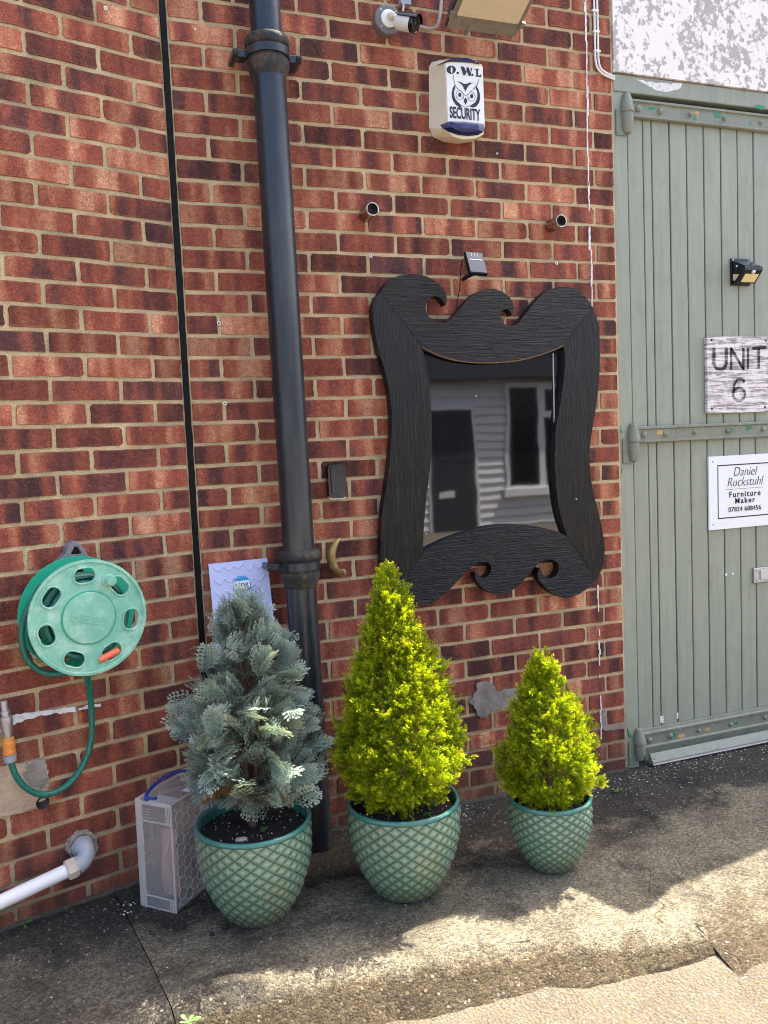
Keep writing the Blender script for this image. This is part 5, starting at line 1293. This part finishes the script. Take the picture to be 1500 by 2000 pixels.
# stone lying on the soil of the first pot
mb = MB(); rr = random.Random(5); q = G(471, 1642, SOIL[0] + .004); mb.lathe([(.0005, -.004), (.011, -.002), (.0135, .004), (.010, .009), (.0005, .010)], q, (.1, .1, 1), 9)
for i, p_ in enumerate(mb.v): mb.v[i] = (q.x + (p_[0] - q.x) * 1.5, p_[1] + rr.uniform(-.001, .001), p_[2] + rr.uniform(-.001, .001))
tag(mb.build('pebble', M['pebble']), 'flat pale stone on the soil of the blue conifer pot', 'stone')

# ------------------------------------------------------------------ conifers
rng = np.random.default_rng(4)
def frame_from(d, rng, k):
    """orthonormal frames (k,3,3): columns = side, up, axis"""
    d = d / np.linalg.norm(d, axis=1, keepdims=True); h = rng.normal(size=(k, 3)); h -= (h * d).sum(1, keepdims=True) * d
    h /= np.linalg.norm(h, axis=1, keepdims=True); return np.stack([h, np.cross(d, h), d], axis=2)
def leaf_template_gold():
    vs_, fs_, tip = [], [], []
    def diamond(b, d, L, w_, nrm, t0, t1):
        d = np.array(d) / np.linalg.norm(d); s_ = np.cross(d, nrm); s_ = s_ / (np.linalg.norm(s_) + 1e-9); k = len(vs_)
        b = np.array(b)
        vs_.extend([b, b + d * L * .45 + s_ * w_, b + d * L, b + d * L * .45 - s_ * w_]); tip.extend([t0, (t0 + t1) / 2, t1, (t0 + t1) / 2]); fs_.append((k, k + 1, k + 2, k + 3))
    NL_ = 13
    for i in range(NL_):
        t = .10 + .82 * i / NL_; a = i * 2.4; rad = np.array([math.cos(a), math.sin(a), 0]); d = rad * (.75 - .3 * t) + np.array([0, 0, .78]); L = .34 - .12 * t
        diamond((rad * .01) + np.array([0, 0, t]), d, L, .040, np.array([-math.sin(a), math.cos(a), .3]), .1 + .45 * t, .45 + .5 * t)
    diamond([0, 0, .86], [0, 0, 1], .24, .040, np.array([1, 0, 0]), .6, 1); diamond([0, 0, 0], [0, 0, 1], .9, .016, np.array([1, 0, 0]), 0, .4); diamond([0, 0, 0], [0, 0, 1], .9, .016, np.array([0, 1, 0]), 0, .4)
    return np.array(vs_), np.array(fs_), np.array(tip)
def leaf_template_blue():
    vs_, fs_, tip = [], [], []
    def diamond(b, ang, L, w_, z, t0, t1):
        d = np.array([math.sin(ang), 0, math.cos(ang)]); s_ = np.array([math.cos(ang), 0, -math.sin(ang)]); k = len(vs_); b = np.array(b)
        vs_.extend([b, b + d * L * .5 + s_ * w_ + np.array([0, z, 0]), b + d * L, b + d * L * .5 - s_ * w_ + np.array([0, z, 0])]); tip.extend([t0, (t0 + t1) / 2, t1, (t0 + t1) / 2]); fs_.append((k, k + 1, k + 2, k + 3))
    for i in range(14):
        t = .06 + .88 * i / 14; s_ = 1 if i % 2 else -1; L = .46 * math.sin(math.pi * (.20 + .74 * t)) ** .8; ang = s_ * (.90 - .40 * t); b0 = np.array([0, 0, t])
        dirv = np.array([math.sin(ang), 0, math.cos(ang)]); hz = .05 * s_ * math.sin(i * 1.7)
        for q in range(4):
            f = q / 4; diamond(b0 + dirv * L * f + np.array([0, hz * f, 0]), ang + .10 * (1 if q % 2 else -1), L * .34, .020, .012, .1 + .3 * t + .1 * q, .35 + .25 * t + .13 * q)
        for q in range(4):
            f = .22 + .19 * q; a2 = ang + (.70 if q % 2 else -.70); diamond(b0 + dirv * L * f + np.array([0, hz * f, 0]), a2, L * .34 * (1.2 - f * .6), .016, .015 * (1 if q % 2 else -1), .25 + .3 * t, .6 + .4 * t)
    for i in range(6): diamond([0, 0, i * .17], 0, .2, .016, .008, .03 + .12 * i, .15 + .14 * i)
    return np.array(vs_), np.array(fs_), np.array(tip)
def foliage(name, tmpl, pos, frames, scale, mat, parent, rnd_, dead=None, droop=0.0):
    tv, tf, tt = tmpl; k = len(pos); nv = len(tv)
    V = np.einsum('kij,nj->kni', frames, tv) * scale[:, None, None]
    if droop: V[:, :, 2] -= droop * (tv[None, :, 2] ** 2) * scale[:, None] 
    V = (V + pos[:, None, :]).reshape(-1, 3) - np.array(parent_world(parent))
    Fc = (tf[None] + (np.arange(k) * nv)[:, None, None]).reshape(-1, 4)
    me = bpy.data.meshes.new(name); me.vertices.add(len(V)); me.vertices.foreach_set('co', V.astype(np.float32).ravel())
    me.loops.add(Fc.size); me.loops.foreach_set('vertex_index', Fc.astype(np.int32).ravel()); me.polygons.add(len(Fc)); me.polygons.foreach_set('loop_start', np.arange(0, Fc.size, 4, dtype=np.int32))
    me.update(calc_edges=True); me.materials.append(mat)
    for nm, arr in (('tip', np.tile(tt, k)), ('rnd', np.repeat(rnd_, nv)), ('dead', np.repeat(dead if dead is not None else np.zeros(k), nv))):
        a_ = me.attributes.new(nm, 'FLOAT', 'POINT'); a_.data.foreach_set('value', arr.astype(np.float32))
    o = bpy.data.objects.new(name, me); COL.objects.link(o); o.parent = parent; return o
def crown_pts(prof, z0, z1, n, rng, cxy, lean, lump, inner=(.72, 1.04)):
    """clump centres over a crown whose radius follows prof(0..1)"""
    t = rng.random(n * 4); rad = np.interp(t, [p_[0] for p_ in prof], [p_[1] for p_ in prof]); keep = rng.random(n * 4) < rad / rad.max() * .92 + .08
    t, rad = t[keep][:n], rad[keep][:n]; th = rng.random(len(t)) * 2 * np.pi
    lum = np.array([1 + lump * noise.noise(Vector((math.cos(a) * 1.6, math.sin(a) * 1.6, z * 3.4 + lump * 9))) for a, z in zip(th, t)])
    r_ = rad * lum * rng.uniform(inner[0], inner[1], len(t)); z = z0 + (z1 - z0) * t
    pos = np.stack([cxy[0] + lean[0] * t + r_ * np.cos(th), cxy[1] + lean[1] * t + r_ * np.sin(th), z], 1)
    return pos, np.stack([np.cos(th), np.sin(th)], 1), t
def gold_conifer(label, c, zs, z1, prof, nclump, nper, sc_, seed, lean):
    rng = np.random.default_rng(seed); t_ = thing('golden_conifer', label, 'conifer', (c[0], c[1], zs), 'golden conifers')
    mb = MB(); mb.tube([(c[0], c[1], zs - .02), (c[0] + lean[0] * .3, c[1] + lean[1] * .3, zs + .3 * (z1 - zs)), (c[0] + lean[0] * .9, c[1] + lean[1] * .9, zs + .9 * (z1 - zs))], lambda t: .014 * (1 - t) + .002, 8, smooth=4); mb.build('trunk', M['bark'], t_, smooth=True)
    z0 = zs + .022
    pos, out, t = crown_pts(prof, z0, z1, nclump, rng, c, lean, .24, (.70, 1.06))
    upw = .55 + .9 * t[:, None] ** 1.5
    D = np.concatenate([out * (1.0 - .55 * t[:, None]), upw + .25 * rng.normal(size=(len(t), 1))], 1); D += rng.normal(scale=.22, size=D.shape); D /= np.linalg.norm(D, axis=1, keepdims=True)
    k = len(pos); PL = sc_ * 2.1
    f = rng.random((k, nper)); side = rng.normal(size=(k, nper, 3)); side -= (side * D[:, None]).sum(2, keepdims=True) * D[:, None]; side /= np.linalg.norm(side, axis=2, keepdims=True)
    spread = (1 - f) * .50 + .10
    sp_ = pos[:, None] + D[:, None] * ((f - .75) * PL)[..., None] + side * (spread * sc_ * .75 * rng.random((k, nper)))[..., None]
    dd = D[:, None] * (.55 + .7 * f)[..., None] + side * (.95 * (1 - f * .75))[..., None] + rng.normal(scale=.18, size=sp_.shape)
    sp_ = sp_.reshape(-1, 3); dd = dd.reshape(-1, 3); n = len(sp_)
    lim = zs + .006; ok = (sp_[:, 2] > lim) & (sp_[:, 1] < -.02); sp_, dd = sp_[ok], dd[ok]; n = len(sp_)
    cl = np.repeat(rng.random(k), nper)[ok]
    foliage('crown', leaf_template_gold(), sp_, frame_from(dd, rng, n), sc_ * rng.uniform(.55, 1.2, n) * np.where(rng.random(n) < .05, 1.5, 1.0), M['gold'], t_, np.clip(.6 * cl + .4 * rng.random(n), 0, 1), rng.random(n))
gold_conifer('tall golden green conifer in the middle pot', (.424, -.493), SOIL[1], 1.045, [(0, .078), (.06, .125), (.14, .175), (.24, .195), (.34, .190), (.45, .160), (.57, .122), (.68, .092), (.80, .064), (.9, .042), (1, .010)], 640, 21, .036, 41, (-.015, .02))
gold_conifer('short golden yellow conifer in the small pot', (.932, -.559), SOIL[2], .715, [(0, .066), (.07, .112), (.17, .150), (.32, .156), (.48, .130), (.63, .095), (.77, .064), (.9, .040), (1, .016)], 480, 19, .031, 42, (-.01, .01))

def blue_conifer():
    c = (-.056, -.428); zs = SOIL[0]; rng = np.random.default_rng(77); t_ = thing('blue_conifer', 'blue grey conifer with flat sprays and bare stem in left pot', 'conifer', (c[0], c[1], zs))
    z0, z1 = zs + .105, 1.03
    prof = [(0, .10), (.08, .19), (.2, .235), (.36, .225), (.5, .205), (.64, .165), (.78, .115), (.9, .065), (1, .02)]
    tr = MB(); tr.tube([(c[0] - .005, c[1], zs - .02), (c[0], c[1], zs + .05), (c[0] + .004, c[1] - .004, zs + .12)], lambda t: .0135 - .004 * t, 10, smooth=4)
    rr = random.Random(9)
    for k in range(9):
        a = k * 2.4; e = .9 + .6 * rr.random(); L = .22 + .2 * rr.random()
        p0 = Vector((c[0] + .003, c[1], zs + .07 + .03 * (k % 3))); d_ = Vector((math.cos(a) * .45, math.sin(a) * .45, e)).normalized()
        tr.tube([p0, p0 + d_ * L * .35 + Vector((math.cos(a), math.sin(a), 0)) * .015, p0 + d_ * L * .7, p0 + d_ * L + Vector((0, 0, .05))], lambda t: .0065 * (1 - t) + .0012, 7, smooth=4)
    tr.build('trunk', M['bark'], t_, smooth=True)
    pos, out, t = crown_pts(prof, z0, z1, 400, rng, c, (.015, .02), .48, (.35, 1.10))
    inn = np.hypot(pos[:, 0] - c[0], pos[:, 1] - c[1]) / np.maximum(.02, np.interp(t, [p_[0] for p_ in prof], [p_[1] for p_ in prof]))
    D = np.concatenate([out * (1.05 - .5 * t[:, None]), .30 + .75 * t[:, None] + .28 * rng.normal(size=(len(t), 1))], 1) + rng.normal(scale=.20, size=(len(t), 3)); D /= np.linalg.norm(D, axis=1, keepdims=True)
    # the flat of each spray faces mostly up and outwards
    nrm = np.concatenate([out * .35, np.full((len(t), 1), .8)], 1) + rng.normal(scale=.55, size=(len(t), 3)); nrm -= (nrm * D).sum(1, keepdims=True) * D; nrm /= np.linalg.norm(nrm, axis=1, keepdims=True)
    side = np.cross(nrm, D); Fm = np.stack([side, nrm, D], 2)
    # three to four sprays fan from every twig
    P4, F4, S4, R4, D4 = [], [], [], [], []
    for q in range(3):
        ang = rng.normal(scale=.55, size=len(t)); ca, sa = np.cos(ang)[:, None], np.sin(ang)[:, None]
        D2 = D * ca + side * sa + rng.normal(scale=.12, size=D.shape); D2 /= np.linalg.norm(D2, axis=1, keepdims=True); n2 = nrm + rng.normal(scale=.2, size=nrm.shape); n2 -= (n2 * D2).sum(1, keepdims=True) * D2; n2 /= np.linalg.norm(n2, axis=1, keepdims=True)
        F4.append(np.stack([np.cross(n2, D2), n2, D2], 2)); sc_ = rng.uniform(.055, .110, len(t)); S4.append(sc_); P4.append(pos - D2 * sc_[:, None] * .75 + rng.normal(scale=.008, size=pos.shape))
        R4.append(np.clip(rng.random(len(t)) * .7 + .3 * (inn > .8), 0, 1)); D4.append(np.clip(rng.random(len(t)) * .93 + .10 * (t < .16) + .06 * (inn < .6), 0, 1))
    Pp, Fp, Sp, Rp, Dp = map(np.concatenate, (P4, F4, S4, R4, D4)); ok = (Pp[:, 1] < -.05) & (Pp[:, 2] > zs + .02)
    foliage('crown', leaf_template_blue(), Pp[ok], Fp[ok], Sp[ok], M['blueleaf'], t_, Rp[ok], Dp[ok], droop=.10)
    tw = MB(); ids = rng.choice(len(pos), 260, replace=False)
    for i in ids:
        p1 = Vector(pos[i]); zc = max(zs + .06, p1.z - .05 - .25 * abs(rng.normal())); p0 = Vector((c[0] + .012 * (p1.z - zs), c[1], zc)); mid_ = p0.lerp(p1, .55) + Vector((0, 0, -.01))
        tw.tube([p0, mid_, p1], lambda t: .0022 * (1 - t) + .0006, 4)
    stuff(tw.build('twigs', M['bark'], t_))
blue_conifer()

# ------------------------------------------------------------------ weeds and litter
def weed(label, at, n, L, seed, flat=.5):
    rr = random.Random(seed); t = thing('weed', label, 'weed', tuple(at), 'weeds')
    for k in range(n):
        a = k * 2.4 + rr.uniform(-.3, .3); l_ = L * rr.uniform(.6, 1.1); el = rr.uniform(.25, 1.0) * (1 - flat * .5); d_ = Vector((math.cos(a) * math.cos(el), math.sin(a) * math.cos(el), math.sin(el))); s_ = Vector((-math.sin(a), math.cos(a), 0)); mb = MB(); q = Vector(at)
        for f_, w_ in ((0, .08), (.35, .16), (.6, .34), (.8, .30), (1.0, .03)):
            p_ = q + d_ * l_ * f_ - Vector((0, 0, .25 * l_ * f_ * f_)); mb.v += [tuple(p_ - s_ * w_ * l_ * .5 + Vector((0, 0, .04 * l_))), tuple(p_), tuple(p_ + s_ * w_ * l_ * .5 + Vector((0, 0, .04 * l_)))]
        for j in range(4): a_ = j * 3; mb.f += [(a_, a_ + 1, a_ + 4, a_ + 3), (a_ + 1, a_ + 2, a_ + 5, a_ + 4)]; mb.mi += [0, 0]
        mb.build('leaf', M['weed'], t, smooth=True, recalc=False)
weed('small green weed at the foot of the angled wall', G(48, 1806), 7, .030, 1)
weed('small green weed at the bottom edge below the left pot', G(368, 1998), 6, .034, 2)
weed('tiny green weed growing at the foot of the middle pot', G(848, 1748), 7, .030, 3, .0)
weed('green weed at the wall foot right of the small pot', G(1166, 1530), 6, .045, 4)
weed('small weed lying on dark pavement near the door', G(1207, 1547), 5, .035, 5)
weed('green seedling on the soil beside the blue conifer stem', G(514, 1623, SOIL[0] + .006), 9, .022, 6, .1)
weed('green seedling on the soil right of the tall golden conifer', G(838, 1590, SOIL[1] + .006), 6, .022, 7)
rr = random.Random(14); mb = MB()
def flake(x, y, s_):
    z = .003; a = rr.uniform(0, 6.28); pts = [(x + s_ * rr.uniform(.5, 1.2) * math.cos(a + k * 1.57), y + s_ * rr.uniform(.5, 1.2) * math.sin(a + k * 1.57), z + rr.uniform(0, s_ * .5)) for k in range(4)]; mb.add(pts, [(0, 1, 2), (0, 2, 3)])
for _ in range(330): flake(rr.gauss(.72, .14), -abs(rr.gauss(0, .11)) - .02, rr.uniform(.0012, .0036))
for _ in range(420): flake(rr.uniform(1.25, 2.6), -abs(rr.gauss(0, .13)) - .02, rr.uniform(.0012, .0045))
for _ in range(120): flake(rr.uniform(1.1, 2.4), -rr.uniform(.05, .55), rr.uniform(.0010, .003))
for _ in range(60): flake(rr.uniform(-.9, -.15), -.20 - rr.uniform(0, .5) + .1 * rr.random(), rr.uniform(.001, .0035))
for _ in range(14): flake(-.45 + rr.gauss(0, .02), -.20 - rr.uniform(0, .08), rr.uniform(.003, .006))
for _ in range(60): flake(rr.uniform(-.1, 1.0), -rr.uniform(.05, .75), rr.uniform(.0009, .002))
tag(mb.build('paint_flakes', M['plate'], recalc=False), 'white paint flakes littering the pavement along the wall', 'paint flakes', kind='stuff')
mb = MB()
for _ in range(420):
    x, y = rr.uniform(-.9, 2.3), -rr.uniform(.05, 1.0); s_ = rr.uniform(.001, .0042); q = (x, y, .001 if y > -.72 else -.2)
    if y < -.72: continue
    mb.add([(x - s_, y - s_ * .7, .0), (x + s_, y - s_, .0), (x + s_ * .8, y + s_, .0), (x - s_, y + s_ * .8, .0), (x + rr.uniform(-.3, .3) * s_, y, s_ * 1.3)], [(0, 1, 4), (1, 2, 4), (2, 3, 4), (3, 0, 4)])
tag(mb.build('loose_grit', M['cement'], recalc=False), 'loose grit scattered on the pavement', 'grit', kind='stuff')
for (x, y, s_, lab) in ((443, 1813, .010, 'dark crumb of earth against the left pot foot, right of two'), (414, 1826, .007, 'dark crumb of earth near the left pot, left of two')):
    q = G(x, y); mb = MB(); mb.lathe([(s_, -.001), (s_ * 1.1, s_ * .4), (s_ * .6, s_ * .9), (.0005, s_)], q, (0, 0, 1), 7)
    mb.v = [(p_[0] + rr.uniform(-.002, .002), p_[1] + rr.uniform(-.002, .002), p_[2]) for p_ in mb.v]; tag(mb.build('earth_crumb', M['soil']), lab, 'earth crumb', 'earth crumbs')

# ------------------------------------------------------------------ building across the street (seen in the mirror)
YO = -9.5
def RP(x, y, Y=YO):
    d = ray(x, y); m_ = CAM + d * ((-.03 - CAM.y) / d.y); r_ = Vector((d.x, -d.y, d.z)); return m_ + r_ * ((Y - m_.y) / r_.y)
ob = thing('clapboard_building', 'pale clapboard building with dark door and window reflected in the mirror', 'building', (5, YO, 0))
zE = RP(900, 742).z; zG = -.25; n_b = 19; pit = (zE - zG) / n_b
for k in range(n_b):
    za = zG + k * pit; mb = MB(); x0, x1 = -6.0, 14.0
    mb.add([(x0, YO + .040, za), (x1, YO + .040, za), (x1, YO + .004, za + pit + .01), (x0, YO + .004, za + pit + .01), (x0, YO - .02, za), (x1, YO - .02, za), (x1, YO - .02, za + pit + .01), (x0, YO - .02, za + pit + .01)], [(0, 1, 2, 3), (0, 4, 5, 1), (3, 2, 6, 7)]); mb.build('clapboard', M['clad'], ob)
mb = MB(); mb.box((-6, YO - 3, zG - .2), (14, YO - .021, zE + .6)); mb.build('core', M['clad'], ob)
mb = MB(); mb.box((-6.2, YO - .02, zE), (14.2, YO + .30, zE + .62)); mb.build('fascia', M['fascia'], ob)
mb = MB(); mb.add([(-6.3, YO + .35, zE + .60), (14.3, YO + .35, zE + .60), (14.3, YO - 3, zE + 2.0), (-6.3, YO - 3, zE + 2.0)], [(0, 1, 2, 3)]); mb.build('roof', M['fascia'], ob)
def obox(xa, ya, xb, yb, y0, y1, name, mat, par=None):
    a_, b_ = RP(xa, ya), RP(xb, yb); mb = MB(); mb.box((min(a_.x, b_.x), YO + y0, min(a_.z, b_.z)), (max(a_.x, b_.x), YO + y1, max(a_.z, b_.z))); return mb.build(name, mat, par or ob)
obox(829, 795, 936, 1100, .030, .046, 'door_frame', M['upvc']); d_ = obox(836, 802, 930, 1100, .048, .060, 'door', M['darkdoor']); obox(848, 818, 880, 900, .0605, .066, 'door_panel', M['darkdoor'], d_); obox(888, 818, 920, 900, .0605, .066, 'door_panel', M['darkdoor'], d_); obox(857, 961, 886, 970, .0605, .068, 'letter_slot', M['clad'], d_)
wn = obox(982, 748, 1105, 958, .024, .054, 'window', M['upvc'])
obox(988.5, 757, 1050, 947, .0545, .058, 'pane', M['glass'], wn); obox(1062, 760, 1096, 800, .0545, .058, 'pane', M['glass'], wn); obox(1059, 814, 1096, 947, .0545, .058, 'pane', M['glass'], wn)
obox(983, 957, 1107, 962, .03, .12, 'sill', M['upvc'], wn)
q = RP(1018, 801); mb = MB(); mb.lathe([(.150, .0), (.150, .003), (.140, .003), (.140, .0)], (q.x, YO + .0585, q.z), (0, 1, 0), 32, closed=True); mb.build('pane_emblem', M['grey_ink'], wn)
